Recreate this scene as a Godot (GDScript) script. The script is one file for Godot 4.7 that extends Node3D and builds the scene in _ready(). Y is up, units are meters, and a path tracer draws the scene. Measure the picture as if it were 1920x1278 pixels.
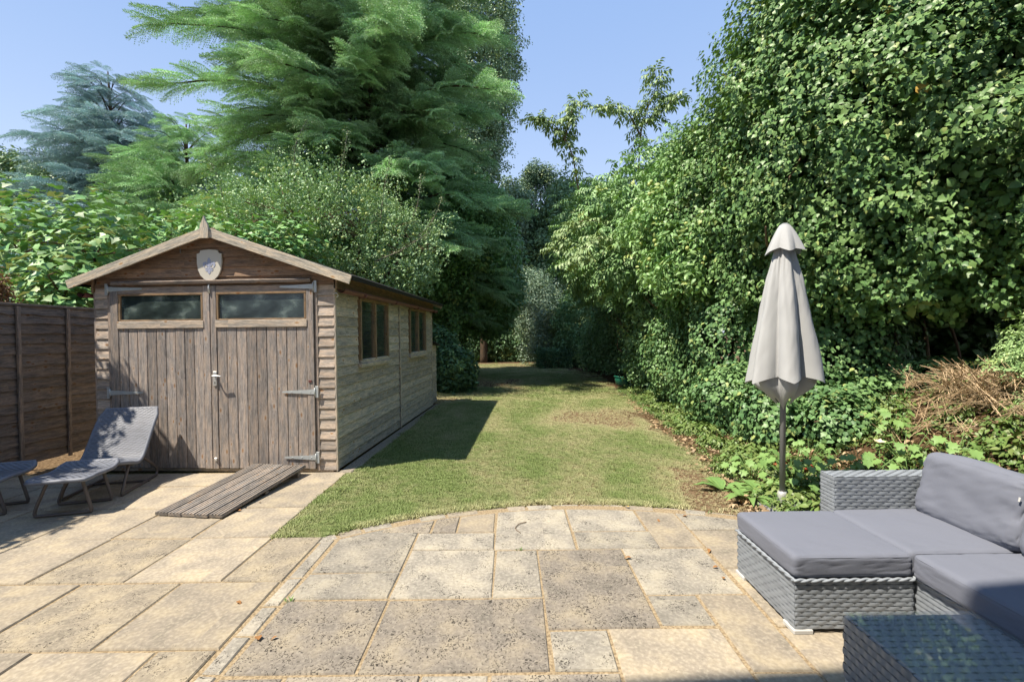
extends Node3D
# A back garden in summer: patio, timber garage, lawn, hedges and trees.

var rng := RandomNumberGenerator.new()
var taken := {}
var M := {}
var noise := FastNoiseLite.new()
var fine := FastNoiseLite.new()
const SUN := Vector3(0.525, -1.0, -0.27)
const LEAF_PARTS := 290


func R(a: float, b: float) -> float:
	return rng.randf_range(a, b)


# ---------------------------------------------------------------- nodes
func numbered(called: String) -> String:
	if not taken.has(called):
		taken[called] = 0
		return called
	taken[called] += 1
	return "%s_%03d" % [called, taken[called]]


func tag(o: Node3D, label: String, category: String, group := "", kind := "") -> Node3D:
	if label: o.set_meta("label", label)
	if category: o.set_meta("category", category)
	if group: o.set_meta("group", group)
	if kind: o.set_meta("kind", kind)
	return o


func thing(called: String, label: String, category: String, at := Vector3.ZERO, turn := 0.0, group := "") -> Node3D:
	var o := Node3D.new()
	o.name = numbered(called)
	add_child(o)
	o.position = at
	o.rotation.y = deg_to_rad(turn)
	tag(o, label, category, group)
	return o


func part(called: String, mesh: Mesh, mat: Material, parent: Node3D, xf := Transform3D()) -> MeshInstance3D:
	var o := MeshInstance3D.new()
	o.name = called
	o.mesh = mesh
	if mat: o.material_override = mat
	o.transform = xf
	parent.add_child(o, true)
	return o


func struct(called: String, mesh: Mesh, mat: Material) -> MeshInstance3D:
	var o := part(numbered(called), mesh, mat, self)
	o.set_meta("kind", "structure")
	return o


func stuff_part(called: String, mesh: Mesh, mat: Material, parent: Node3D, xf := Transform3D()) -> MeshInstance3D:
	var o := part(called, mesh, mat, parent, xf)
	o.set_meta("kind", "stuff")
	return o


func scatter(called: String, mesh: Mesh, mat: Material, parent: Node3D, xfs: Array, cols: Array) -> MultiMeshInstance3D:
	var mm := MultiMesh.new()
	mm.transform_format = MultiMesh.TRANSFORM_3D
	mm.use_colors = true
	mm.mesh = mesh
	mm.instance_count = xfs.size()
	for i in xfs.size():
		mm.set_instance_transform(i, xfs[i])
		mm.set_instance_color(i, cols[i])
	var o := MultiMeshInstance3D.new()
	o.name = called
	o.multimesh = mm
	o.material_override = mat
	o.set_meta("kind", "stuff")
	parent.add_child(o, true)
	return o


# ---------------------------------------------------------------- meshes
func tool(smooth := false) -> SurfaceTool:
	var st := SurfaceTool.new()
	st.begin(Mesh.PRIMITIVE_TRIANGLES)
	st.set_smooth_group(0 if smooth else -1)
	return st


func done(st: SurfaceTool) -> ArrayMesh:
	st.generate_normals()
	return st.commit()


func tri(st: SurfaceTool, a: Vector3, b: Vector3, c: Vector3, ua := Vector2.ZERO, ub := Vector2.ZERO, uc := Vector2.ZERO) -> void:
	st.set_uv(ua); st.add_vertex(a)
	st.set_uv(ub); st.add_vertex(b)
	st.set_uv(uc); st.add_vertex(c)


func quad(st: SurfaceTool, a: Vector3, b: Vector3, c: Vector3, d: Vector3) -> void:
	tri(st, a, b, c)
	tri(st, a, c, d)


# a face with uvs taken from the position: v runs along the longest axis of the piece, in metres
func wood_uv(p: Vector3, axis: int, off: Vector2) -> Vector2:
	var along: float = p[axis]
	var across: float = p[(axis + 1) % 3] + p[(axis + 2) % 3]
	return Vector2(across / 0.4, along / 1.6) + off


func poly_face(st: SurfaceTool, pts: Array, xf: Transform3D, axis: int, off: Vector2) -> void:
	for i in range(1, pts.size() - 1):
		for p in [pts[0], pts[i], pts[i + 1]]:
			st.set_uv(wood_uv(p, axis, off))
			st.add_vertex(xf * (p as Vector3))


# box with chamfered edges, centred
func add_box(st: SurfaceTool, size: Vector3, c: float, xf := Transform3D(), off := Vector2.ZERO) -> void:
	var h := size / 2.0
	c = minf(c, minf(h.x, minf(h.y, h.z)) * 0.6)
	var axis := 0
	if size.y >= size.x and size.y >= size.z: axis = 1
	elif size.z >= size.x and size.z >= size.y: axis = 2
	for a in 3:
		var b := (a + 1) % 3
		var d := (a + 2) % 3
		for s in [-1.0, 1.0]:
			var q := []
			for k in [[-1, -1], [1, -1], [1, 1], [-1, 1]]:
				var p := Vector3.ZERO
				p[a] = s * h[a]
				p[b] = k[0] * (h[b] - c)
				p[d] = k[1] * (h[d] - c)
				q.append(p)
			if s > 0: q.reverse()
			poly_face(st, q, xf, axis, off)
	for a in 3:
		var b := (a + 1) % 3
		var d := (a + 2) % 3
		for sb in [-1.0, 1.0]:
			for sd in [-1.0, 1.0]:
				var q := []
				for k in [[-1, 0], [1, 0], [1, 1], [-1, 1]]:
					var p := Vector3.ZERO
					p[a] = k[0] * (h[a] - c)
					p[b] = sb * (h[b] - (c if k[1] == 1 else 0.0))
					p[d] = sd * (h[d] - (0.0 if k[1] == 1 else c))
					q.append(p)
				if sb * sd < 0: q.reverse()
				poly_face(st, q, xf, axis, off)
	for sx in [-1.0, 1.0]:
		for sy in [-1.0, 1.0]:
			for sz in [-1.0, 1.0]:
				var q := [Vector3(sx * h.x, sy * (h.y - c), sz * (h.z - c)), Vector3(sx * (h.x - c), sy * h.y, sz * (h.z - c)), Vector3(sx * (h.x - c), sy * (h.y - c), sz * h.z)]
				if sx * sy * sz > 0: q.reverse()
				poly_face(st, q, xf, axis, off)


func box(size: Vector3, c := 0.004) -> ArrayMesh:
	var st := tool()
	add_box(st, size, c, Transform3D(), Vector2(R(0, 1), R(0, 1)))
	return done(st)


func at(x: float, y: float, z: float, turn := Vector3.ZERO) -> Transform3D:
	return Transform3D(Basis.from_euler(turn), Vector3(x, y, z))


# a polygon in xy pushed along z from z0 to z1
func add_prism(st: SurfaceTool, pts: PackedVector2Array, z0: float, z1: float, xf := Transform3D(), axis := 2, off := Vector2.ZERO) -> void:
	var idx := Geometry2D.triangulate_polygon(pts)
	for i in range(0, idx.size(), 3):
		var a := pts[idx[i]]
		var b := pts[idx[i + 1]]
		var c := pts[idx[i + 2]]
		var cw := (b - a).cross(c - a) < 0.0
		var f := [Vector3(a.x, a.y, z1), Vector3(b.x, b.y, z1), Vector3(c.x, c.y, z1)]
		var k := [Vector3(a.x, a.y, z0), Vector3(b.x, b.y, z0), Vector3(c.x, c.y, z0)]
		if cw: k.reverse()
		else: f.reverse()
		poly_face(st, f, xf, axis, off)
		poly_face(st, k, xf, axis, off)
	var turn := 0.0
	for i in pts.size():
		turn += pts[i].cross(pts[(i + 1) % pts.size()])
	for i in pts.size():
		var a := pts[i]
		var b := pts[(i + 1) % pts.size()]
		var q := [Vector3(a.x, a.y, z0), Vector3(b.x, b.y, z0), Vector3(b.x, b.y, z1), Vector3(a.x, a.y, z1)]
		if turn > 0: q.reverse()
		poly_face(st, q, xf, axis, off)


func prism(pts: PackedVector2Array, z0: float, z1: float, axis := 2) -> ArrayMesh:
	var st := tool()
	add_prism(st, pts, z0, z1, Transform3D(), axis, Vector2(R(0, 1), R(0, 1)))
	return done(st)


func add_tube(st: SurfaceTool, pts: Array, r0: float, r1: float, sides := 8, caps := true) -> void:
	var rings := []
	var n := pts.size()
	var side := Vector3.ZERO
	for i in n:
		var d: Vector3 = (pts[mini(i + 1, n - 1)] - pts[maxi(i - 1, 0)]).normalized()
		if side == Vector3.ZERO:
			side = d.cross(Vector3.UP if absf(d.y) < 0.9 else Vector3.RIGHT).normalized()
		side = (side - d * side.dot(d)).normalized()
		var up := side.cross(d)
		var r := lerpf(r0, r1, float(i) / maxf(1, n - 1))
		var ring := []
		for k in sides:
			var t := TAU * k / sides
			ring.append(pts[i] + (side * cos(t) + up * sin(t)) * r)
		rings.append(ring)
	for i in n - 1:
		for k in sides:
			var k2 := (k + 1) % sides
			var v0 := float(i) / 4.0
			tri(st, rings[i][k], rings[i][k2], rings[i + 1][k2], Vector2(float(k) / sides, v0), Vector2(float(k + 1) / sides, v0), Vector2(float(k + 1) / sides, v0 + 0.25))
			tri(st, rings[i][k], rings[i + 1][k2], rings[i + 1][k], Vector2(float(k) / sides, v0), Vector2(float(k + 1) / sides, v0 + 0.25), Vector2(float(k) / sides, v0 + 0.25))
	if caps:
		for k in range(1, sides - 1):
			tri(st, rings[0][0], rings[0][k + 1], rings[0][k])
			tri(st, rings[n - 1][0], rings[n - 1][k], rings[n - 1][k + 1])


func tube(pts: Array, r0: float, r1 := -1.0, sides := 8) -> ArrayMesh:
	var st := tool(true)
	add_tube(st, pts, r0, r0 if r1 < 0 else r1, sides)
	return done(st)


func curve_pts(ctrl: Array, per := 6) -> Array:
	var out := []
	for i in ctrl.size() - 1:
		var p0: Vector3 = ctrl[maxi(i - 1, 0)]
		var p1: Vector3 = ctrl[i]
		var p2: Vector3 = ctrl[i + 1]
		var p3: Vector3 = ctrl[mini(i + 2, ctrl.size() - 1)]
		for k in per:
			out.append(p1.cubic_interpolate(p2, p0, p3, float(k) / per))
	out.append(ctrl[-1])
	return out


func lathe(profile: Array, segs := 20, smooth := true) -> ArrayMesh:
	var st := tool(smooth)
	for i in profile.size() - 1:
		var a: Vector2 = profile[i]
		var b: Vector2 = profile[i + 1]
		for k in segs:
			var t0 := TAU * k / segs
			var t1 := TAU * (k + 1) / segs
			var p := [Vector3(a.x * cos(t0), a.y, a.x * sin(t0)), Vector3(a.x * cos(t1), a.y, a.x * sin(t1)), Vector3(b.x * cos(t1), b.y, b.x * sin(t1)), Vector3(b.x * cos(t0), b.y, b.x * sin(t0))]
			if a.x > 0.0001: tri(st, p[0], p[1], p[2])
			if b.x > 0.0001: tri(st, p[0], p[2], p[3])
	return done(st)


# soft upholstered block, centred on its base
func cushion(size: Vector3, r: float, puff: float, wrinkle: float, seed_at: float) -> ArrayMesh:
	var st := tool(true)
	var n := 34
	var h := size / 2.0
	for a in 3:
		for s in [-1.0, 1.0]:
			var b := (a + 1) % 3
			var d := (a + 2) % 3
			var g := []
			for i in n + 1:
				var row := []
				for j in n + 1:
					var p := Vector3.ZERO
					p[a] = s * h[a]
					p[b] = h[b] * clampf(sin((2.0 * i / n - 1.0) * PI / 2), -1, 1)
					p[d] = h[d] * clampf(sin((2.0 * j / n - 1.0) * PI / 2), -1, 1)
					var inner := Vector3(clampf(p.x, -h.x + r, h.x - r), clampf(p.y, -h.y + r, h.y - r), clampf(p.z, -h.z + r, h.z - r))
					var q := inner + (p - inner).normalized() * r
					var e := Vector3(q.x / h.x, q.y / h.y, q.z / h.z)
					q.y += puff * (1 - e.x * e.x) * (1 - e.z * e.z) * signf(q.y) * absf(e.y)
					var w := noise.get_noise_3d(q.x * 110 + seed_at, q.y * 110, q.z * 110) * wrinkle
					var crease := 1.0 - absf(noise.get_noise_3d(q.x * 90 - seed_at, q.y * 240, q.z * 90))
					w -= pow(crease, 9.0) * wrinkle * 0.9 * clampf(e.x ** 4 * 0.4 + e.z ** 4 + e.y ** 4 * 0.3, 0.15, 1.0)
					q += (p - inner).normalized() * w if (p - inner).length() > 0.0001 else Vector3.ZERO
					row.append(q + Vector3(0, h.y, 0))
				g.append(row)
			for i in n:
				for j in n:
					if s > 0: quad(st, g[i][j], g[i][j + 1], g[i + 1][j + 1], g[i + 1][j])
					else: quad(st, g[i][j], g[i + 1][j], g[i + 1][j + 1], g[i][j + 1])
	return done(st)


# woven strands over a surface given by f(a, b) in metres; strands run along a
func add_weave(st: SurfaceTool, f: Callable, la: float, lb: float, seg: float, row: float, bulge: float, gap := 0.12) -> void:
	var rows := maxi(1, roundi(lb / row))
	var segs := maxi(1, roundi(la / seg))
	for j in rows:
		var b0 := lb * (j + gap * 0.5) / rows
		var b1 := lb * (j + 1 - gap * 0.5) / rows
		for i in range(-1, segs):
			var a0 := la * (i + (0.5 if j % 2 else 0.0)) / segs
			var a1 := la * (i + 1.0 + (0.5 if j % 2 else 0.0)) / segs
			if a1 <= 0.001 or a0 >= la - 0.001: continue
			var tone := R(0.82, 1.12)
			st.set_color(Color(tone, tone, tone))
			var g := []
			for p in 5:
				var ta := p / 4.0
				var line := []
				for q in 3:
					var aa := lerpf(a0, a1, ta)
					var lift := bulge * (sin(PI * ta) * 1.25 - 0.25) * (1.0 if q == 1 else 0.6)
					var pos: Vector3 = f.call(clampf(aa, 0, la), lerpf(b0, b1, q / 2.0), lift)
					line.append(pos)
				g.append(line)
			for p in 4:
				for q in 2:
					quad(st, g[p][q], g[p + 1][q], g[p + 1][q + 1], g[p][q + 1])


# ---------------------------------------------------------------- materials
func lin(r: float, g: float, b: float) -> Color:
	return Color(r, g, b).linear_to_srgb()


func mat(called: String, c: Color, rough := 0.8, spec := 0.5) -> StandardMaterial3D:
	var m := StandardMaterial3D.new()
	m.resource_name = called
	m.albedo_color = c
	m.roughness = rough
	m.metallic_specular = spec
	M[called] = m
	return m


func noise_tex(freq: float, octaves: int, ramp: Gradient, size := 512, kind := FastNoiseLite.TYPE_SIMPLEX_SMOOTH, seed_at := 1) -> NoiseTexture2D:
	var n := FastNoiseLite.new()
	n.noise_type = kind
	n.frequency = freq
	n.fractal_octaves = octaves
	n.seed = seed_at
	var t := NoiseTexture2D.new()
	t.width = size
	t.height = size
	t.seamless = true
	t.noise = n
	if ramp: t.color_ramp = ramp
	return t


func ramp(stops: Array) -> Gradient:
	var g := Gradient.new()
	var offs := PackedFloat32Array()
	var cols := PackedColorArray()
	for s in stops:
		offs.append(s[0])
		cols.append(s[1])
	g.offsets = offs
	g.colors = cols
	return g


func wood_textures() -> void:
	var w := 256
	var h := 1024
	var im := Image.create(w, h, false, Image.FORMAT_RGB8)
	var hi := Image.create(w, h, false, Image.FORMAT_RGB8)
	var n := FastNoiseLite.new()
	n.noise_type = FastNoiseLite.TYPE_SIMPLEX
	n.frequency = 1.0
	n.fractal_octaves = 2
	var knots := []
	for i in 11:
		knots.append(Vector3(R(0, w), R(0, h), R(4, 8)))
	for y in h:
		for x in w:
			var bend := 0.0
			var knot := 0.0
			var ring := 0.0
			for k in knots:
				var dx: float = x - k.x
				var dy: float = (y - k.y) * 0.42
				var d2 := dx * dx + dy * dy
				var r: float = k.z
				if d2 < r * r * 16.0:
					var e := exp(-d2 / (r * r * 3.0))
					bend += signf(dx) * e * r * 0.9
					knot = maxf(knot, clampf(1.35 - sqrt(d2) / r, 0.0, 1.0))
					ring = maxf(ring, e)
			var xx := x - bend
			var cx := cos(TAU * xx / w) * 40.0
			var sx := sin(TAU * xx / w) * 40.0
			var g := n.get_noise_3d(cx * 0.55, sx * 0.55, y * 0.006)
			var f := n.get_noise_3d(cx * 1.9, sx * 1.9, y * 0.025 + 50.0)
			var b := n.get_noise_3d(cx * 0.03, sx * 0.03, y * 0.005 + 90.0)
			var v := 0.82 + g * 0.22 + f * 0.18 + b * 0.13
			v += ring * 0.16 - knot * 0.26
			v = clampf(v, 0.15, 1.0)
			var c := Color(v, v, v)
			if knot > 0.15: c = c.lerp(Color(v * 1.08, v * 0.90, v * 0.72), minf(1.0, knot * 1.1))
			else: c = c.lerp(Color(v * 1.02, v * 0.98, v * 0.94), clampf(b * 1.6 + 0.4, 0.0, 1.0))
			im.set_pixel(x, y, c)
			var q := clampf(0.5 + g * 0.3 + f * 0.4, 0, 1)
			hi.set_pixel(x, y, Color(q, q, q))
	M.wood_tex = ImageTexture.create_from_image(im)
	M.wood_bump = ImageTexture.create_from_image(hi)


func wood(called: String, c: Color, rough := 0.85, relief := 0.12) -> StandardMaterial3D:
	var m := mat(called, c, rough, 0.35)
	m.albedo_texture = M.wood_tex
	m.heightmap_enabled = true
	m.heightmap_texture = M.wood_bump
	m.heightmap_scale = relief
	return m


func slab_texture(seed_at: int, density: float, spread: float, warm: float) -> ImageTexture:
	var s := 640
	var im := Image.create(s, s, false, Image.FORMAT_RGB8)
	var cell := FastNoiseLite.new()
	cell.noise_type = FastNoiseLite.TYPE_CELLULAR
	cell.cellular_return_type = FastNoiseLite.RETURN_DISTANCE
	cell.frequency = 0.085 if density < 0.2 else 0.078
	cell.cellular_jitter = 1.0
	cell.fractal_type = FastNoiseLite.FRACTAL_NONE
	cell.seed = seed_at
	var lo := FastNoiseLite.new()
	lo.frequency = 0.0055
	lo.fractal_octaves = 4
	lo.seed = seed_at + 7
	var mid := FastNoiseLite.new()
	mid.frequency = 0.05
	mid.fractal_octaves = 3
	mid.seed = seed_at + 3
	for y in s:
		for x in s:
			var m := lo.get_noise_2d(x, y)
			var b := mid.get_noise_2d(x, y)
			var v := 0.86 + m * 0.14 + b * 0.10
			var c := Color(v * (1.0 + 0.03 * warm * m), v * 0.985, v * (0.97 - 0.12 * warm * clampf(m + 0.2, 0.0, 1.0)))
			var d := cell.get_noise_2d(x + b * 16.0, y * 1.3 + mid.get_noise_2d(x + 90.0, y) * 16.0) + 1.0
			var want := clampf(density + spread * (lo.get_noise_2d(x * 1.7 + 400.0, y * 1.7)) + b * 0.10, 0.0, 0.62)
			if d < want * 0.55:
				var k := clampf((want * 0.55 - d) * 7.0, 0.0, 1.0)
				c = c.lerp(Color(0.26 + b * 0.15, 0.255 + b * 0.15, 0.25 + b * 0.12), k * 0.85)
			elif b > 0.33: c = c.lerp(Color(0.95, 0.95, 0.92), 0.4)
			im.set_pixel(x, y, c)
	return ImageTexture.create_from_image(im)


func leaf_mat(called: String, c: Color, rough := 0.45, spec := 0.5, back := 0.35) -> StandardMaterial3D:
	var m := mat(called, c, rough, spec)
	m.vertex_color_use_as_albedo = true
	m.backlight_enabled = true
	m.backlight = Color(back, back, back * 0.55)
	m.cull_mode = BaseMaterial3D.CULL_DISABLED
	return m


func materials() -> void:
	noise.frequency = 0.05
	noise.fractal_octaves = 3
	fine.frequency = 0.11
	fine.fractal_octaves = 2
	fine.seed = 5
	wood_textures()
	for i in 4:
		var k: float = [0.80, 1.0, 1.12, 0.92][i]
		wood("door_wood_%d" % i, lin(0.51 * k, 0.465 * k, 0.445 * k))
		wood("lap_wood_%d" % i, lin(0.74 * k, 0.65 * k, 0.58 * k))
		wood("side_wood_%d" % i, lin(0.66 * k, 0.61 * k, 0.54 * k))
		wood("gable_wood_%d" % i, lin(0.48 * k, 0.33 * k, 0.23 * k))
		wood("fence_wood_%d" % i, lin(0.27 * k, 0.235 * k, 0.215 * k), 0.9, 0.25)
		wood("ramp_wood_%d" % i, lin(0.40 * k, 0.37 * k, 0.345 * k), 0.9, 0.3)
	wood("trim_wood", lin(0.72, 0.65, 0.57))
	wood("barge_wood", lin(0.82, 0.76, 0.65))
	wood("frame_wood", lin(0.50, 0.43, 0.39))
	wood("sash_wood", lin(0.40, 0.29, 0.19))
	wood("batten_wood", lin(0.34, 0.29, 0.26))
	wood("inside_wood", lin(0.33, 0.20, 0.10))
	for i in 4:
		var t: ImageTexture = slab_texture([11, 23, 37, 51][i], [0.08, 0.30, 0.30, 0.42][i], [0.28, 0.42, 0.46, 0.34][i], [0.5, 0.4, 0.3, 0.5][i])
		for k in 3:
			var f: float = [0.9, 1.0, 1.08][k]
			var base: Color = [Color(0.69, 0.61, 0.495), Color(0.68, 0.60, 0.475), Color(0.65, 0.61, 0.53), Color(0.57, 0.515, 0.445)][i]
			var m := mat("slab_%d_%d" % [i, k], lin(base.r * f * 0.68, base.g * f * 0.685, base.b * f * 0.695), 0.88, 0.35)
			m.albedo_texture = t
			m.heightmap_enabled = true
			m.heightmap_texture = t
			m.heightmap_scale = 0.18
	var g := noise_tex(0.03, 4, ramp([[0.0, Color(0.62, 0.6, 0.58)], [0.5, Color(0.85, 0.83, 0.8)], [1.0, Color(1, 1, 1)]]))
	var jm := mat("joint", lin(0.46, 0.375, 0.255), 0.95, 0.2)
	jm.albedo_texture = g
	jm.uv1_triplanar = true
	jm.uv1_world_triplanar = true
	jm.uv1_scale = Vector3(3, 3, 3)
	var km := mat("concrete", lin(0.40, 0.37, 0.32), 0.95, 0.3)
	km.albedo_texture = g
	km.uv1_triplanar = true
	km.uv1_world_triplanar = true
	km.uv1_scale = Vector3(2, 2, 2)
	var soil := mat("soil", lin(0.30, 0.225, 0.15), 1.0, 0.1)
	soil.vertex_color_use_as_albedo = true
	soil.albedo_texture = noise_tex(0.05, 5, ramp([[0.0, Color(0.35, 0.33, 0.3)], [0.5, Color(0.75, 0.72, 0.68)], [1.0, Color(1, 1, 1)]]), 512, FastNoiseLite.TYPE_SIMPLEX_SMOOTH, 9)
	soil.uv1_triplanar = true
	soil.uv1_world_triplanar = true
	soil.uv1_scale = Vector3(0.9, 0.9, 0.9)
	soil.heightmap_enabled = true
	soil.heightmap_texture = soil.albedo_texture
	soil.heightmap_scale = 1.2
	var felt := mat("felt", lin(0.055, 0.055, 0.055), 0.95, 0.3)
	felt.albedo_texture = noise_tex(0.2, 2, ramp([[0.0, Color(0.5, 0.5, 0.5)], [1.0, Color(1, 1, 1)]]))
	felt.uv1_triplanar = true
	felt.uv1_scale = Vector3(4, 4, 4)
	mat("gutter", lin(0.16, 0.06, 0.055), 0.45)
	mat("gutter_bracket", lin(0.13, 0.05, 0.045), 0.5)
	var zinc := mat("zinc", lin(0.52, 0.56, 0.58), 0.5)
	zinc.metallic = 0.35
	mat("handle_metal", lin(0.75, 0.75, 0.73), 0.3).metallic = 0.5
	var glass := mat("glass", Color(0.75, 0.82, 0.80, 0.03), 0.03)
	glass.transparency = BaseMaterial3D.TRANSPARENCY_ALPHA
	var dusty := mat("dusty_glass", Color.WHITE, 0.10)
	dusty.transparency = BaseMaterial3D.TRANSPARENCY_ALPHA
	dusty.albedo_texture = noise_tex(0.007, 4, ramp([[0.0, Color(0.16, 0.20, 0.20, 0.55)], [0.5, Color(0.26, 0.31, 0.31, 0.7)], [0.75, Color(0.36, 0.42, 0.41, 0.8)], [1.0, Color(0.58, 0.62, 0.60, 0.9)]]), 512, FastNoiseLite.TYPE_SIMPLEX_SMOOTH, 14)
	dusty.uv1_triplanar = true
	dusty.uv1_scale = Vector3(0.9, 1.4, 0.9)
	mat("plaque", lin(0.66, 0.63, 0.56), 0.7)
	mat("emblem_blue", lin(0.40, 0.44, 0.60), 0.7)
	for a in [["wicker_grey", 0.275, 0.305, 0.345], ["wicker_dark", 0.26, 0.28, 0.30], ["wicker_light", 0.165, 0.18, 0.22]]:
		var m := mat(a[0], lin(a[1], a[2], a[3]), 0.55, 0.5)
		m.vertex_color_use_as_albedo = true
	mat("wicker_back", lin(0.24, 0.255, 0.27), 0.8)
	mat("wicker_light_back", lin(0.17, 0.175, 0.19), 0.8)
	var cloth := mat("cushion_cloth", lin(0.165, 0.178, 0.222), 0.85, 0.3)
	cloth.rim_enabled = true
	cloth.rim = 0.25
	var weave := noise_tex(0.35, 2, null, 256)
	cloth.heightmap_enabled = true
	cloth.heightmap_texture = weave
	cloth.heightmap_scale = 0.06
	cloth.uv1_triplanar = true
	cloth.uv1_scale = Vector3(9, 9, 9)
	var canvas := mat("canvas", lin(0.43, 0.44, 0.45), 0.9, 0.25)
	canvas.heightmap_enabled = true
	canvas.heightmap_texture = weave
	canvas.heightmap_scale = 0.05
	canvas.uv1_triplanar = true
	canvas.uv1_scale = Vector3(9, 9, 9)
	canvas.backlight_enabled = true
	canvas.backlight = Color(0.2, 0.2, 0.19)
	mat("pole", lin(0.19, 0.195, 0.205), 0.5)
	mat("foot_plastic", lin(0.50, 0.50, 0.49), 0.6)
	var tab := mat("table_glass", Color(0.80, 0.88, 0.90, 0.08), 0.03)
	tab.transparency = BaseMaterial3D.TRANSPARENCY_ALPHA
	mat("tube_paint", lin(0.12, 0.10, 0.09), 0.5)
	mat("green_plastic", lin(0.02, 0.20, 0.13), 0.35)
	mat("red_plastic", lin(0.45, 0.06, 0.04), 0.5)
	var br := mat("render", lin(0.78, 0.76, 0.71), 0.9, 0.3)
	br.albedo_texture = g
	br.uv1_triplanar = true
	br.uv1_scale = Vector3(0.6, 0.6, 0.6)
	mat("roof_tile", lin(0.20, 0.11, 0.08), 0.9)
	mat("white_frame", lin(0.78, 0.78, 0.76), 0.5)
	var bark := mat("bark", lin(0.13, 0.10, 0.075), 0.95, 0.2)
	bark.albedo_texture = M.wood_tex
	bark.heightmap_enabled = true
	bark.heightmap_texture = M.wood_bump
	bark.heightmap_scale = 1.2
	mat("twig_brown", lin(0.17, 0.12, 0.08), 0.9, 0.2)
	mat("straw", lin(0.46, 0.36, 0.24), 0.9, 0.2).vertex_color_use_as_albedo = true
	leaf_mat("ivy", Color.WHITE, 0.42, 0.40, 0.5)
	leaf_mat("broadleaf", Color.WHITE, 0.45, 0.42, 0.5)
	leaf_mat("needles", Color.WHITE, 0.6, 0.35, 0.4)
	leaf_mat("grass", Color.WHITE, 0.6, 0.35, 0.4)
	mat("apple", lin(0.36, 0.42, 0.12), 0.4)
	mat("petal", lin(0.80, 0.70, 0.45), 0.6)
	for i in 4:
		var c: Color = [Color(0.085, 0.165, 0.045), Color(0.115, 0.205, 0.06), Color(0.07, 0.14, 0.05), Color(0.14, 0.235, 0.07)][i]
		leaf_mat("ivy_leaf_%d" % i, c.linear_to_srgb(), 0.42, 0.38, 0.3)
		leaf_mat("fig_leaf_%d" % i, (c * 1.35).linear_to_srgb(), 0.5, 0.45, 0.4)
	leaf_mat("dead_leaf", lin(0.30, 0.15, 0.06), 0.8, 0.3, 0.2)
	leaf_mat("yellow_leaf", lin(0.65, 0.42, 0.10), 0.6, 0.4, 0.4)


# ---------------------------------------------------------------- ground
func lawn_edge(z: float) -> Vector2:
	# west and east border of the grass at depth z (z is negative)
	var d := -z
	var east: float
	if d < 4.0: east = 2.0
	elif d < 8.5: east = lerpf(2.0, 2.4, (d - 4.0) / 4.5)
	elif d < 17.6: east = lerpf(2.4, 2.9, (d - 8.5) / 9.1)
	else: east = lerpf(2.9, 1.4, clampf((d - 17.6) / 5.0, 0, 1))
	var west := -1.86 if d < 4.95 else (-1.86 + 0.052 * (d - 5.0) if d < 10.2 else lerpf(-1.55, -4.6, smoothstep(10.2, 11.6, d)))
	return Vector2(west, east + 0.18 + 0.16 * noise.get_noise_1d(d * 22.0))


func arc_z(x: float) -> float:
	return -0.59 - sqrt(maxf(0.01, 3.5 * 3.5 - (x - 0.5) * (x - 0.5)))


func on_patio(x: float, z: float) -> bool:
	if x < -1.52: return z > -3.46 or (x < -1.87 and z > -5.2)
	return z > arc_z(x)


func dryness(x: float, z: float) -> float:
	var v := 0.30 + 0.55 * noise.get_noise_2d(x * 17.0, z * 12.0) + 0.28 * fine.get_noise_2d(x * 40.0, z * 40.0)
	v += 0.95 * exp(-((x - 1.85) ** 2 / 0.5 + (z + 8.3) ** 2 / 1.1))
	v += 0.55 * exp(-((x - 1.0) ** 2 / 0.25 + (z + 8.4) ** 2 / 0.5))
	v += 0.95 * exp(-((x - 1.85) ** 2 / 0.10 + (z + 4.3) ** 2 / 0.35))
	v += 0.22 * smoothstep(0.65, 0.05, lawn_edge(z).y - x) * clampf(0.8 + noise.get_noise_2d(x * 30, z * 30), 0, 1)
	v += 0.45 * smoothstep(0.22, 0.0, arc_z(x) - z) if x > -1.3 else 0.0
	v += 0.85 * smoothstep(0.5, 1.0, exp(-((x + 0.9) ** 2 / 4.5 + (z + 14.5) ** 2 / 6.0)) + 0.4 * noise.get_noise_2d(x * 20, z * 10))
	v += 0.75 * exp(-((x + 1.5) ** 2 / 0.35 + (z + 10.9) ** 2 / 0.5))
	v += 0.35 * smoothstep(16.0, 22.0, -z)
	v -= 0.40 * exp(-((x + 1.2) ** 2 / 0.3 + (z + 4.5) ** 2 / 2.2))
	return clampf(v, 0.0, 1.0)


func bank_height(x: float, z: float) -> float:
	var near := smoothstep(-9.5, -6.5, z)
	return (0.50 * near + 0.12) * smoothstep(3.1, 4.9, x) + 0.05 * noise.get_noise_2d(x * 40, z * 40) * smoothstep(2.4, 3.0, x) + 0.30 * exp(-((x - 4.95) ** 2 / 0.45 + (z + 4.85) ** 2 / 0.9))


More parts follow.
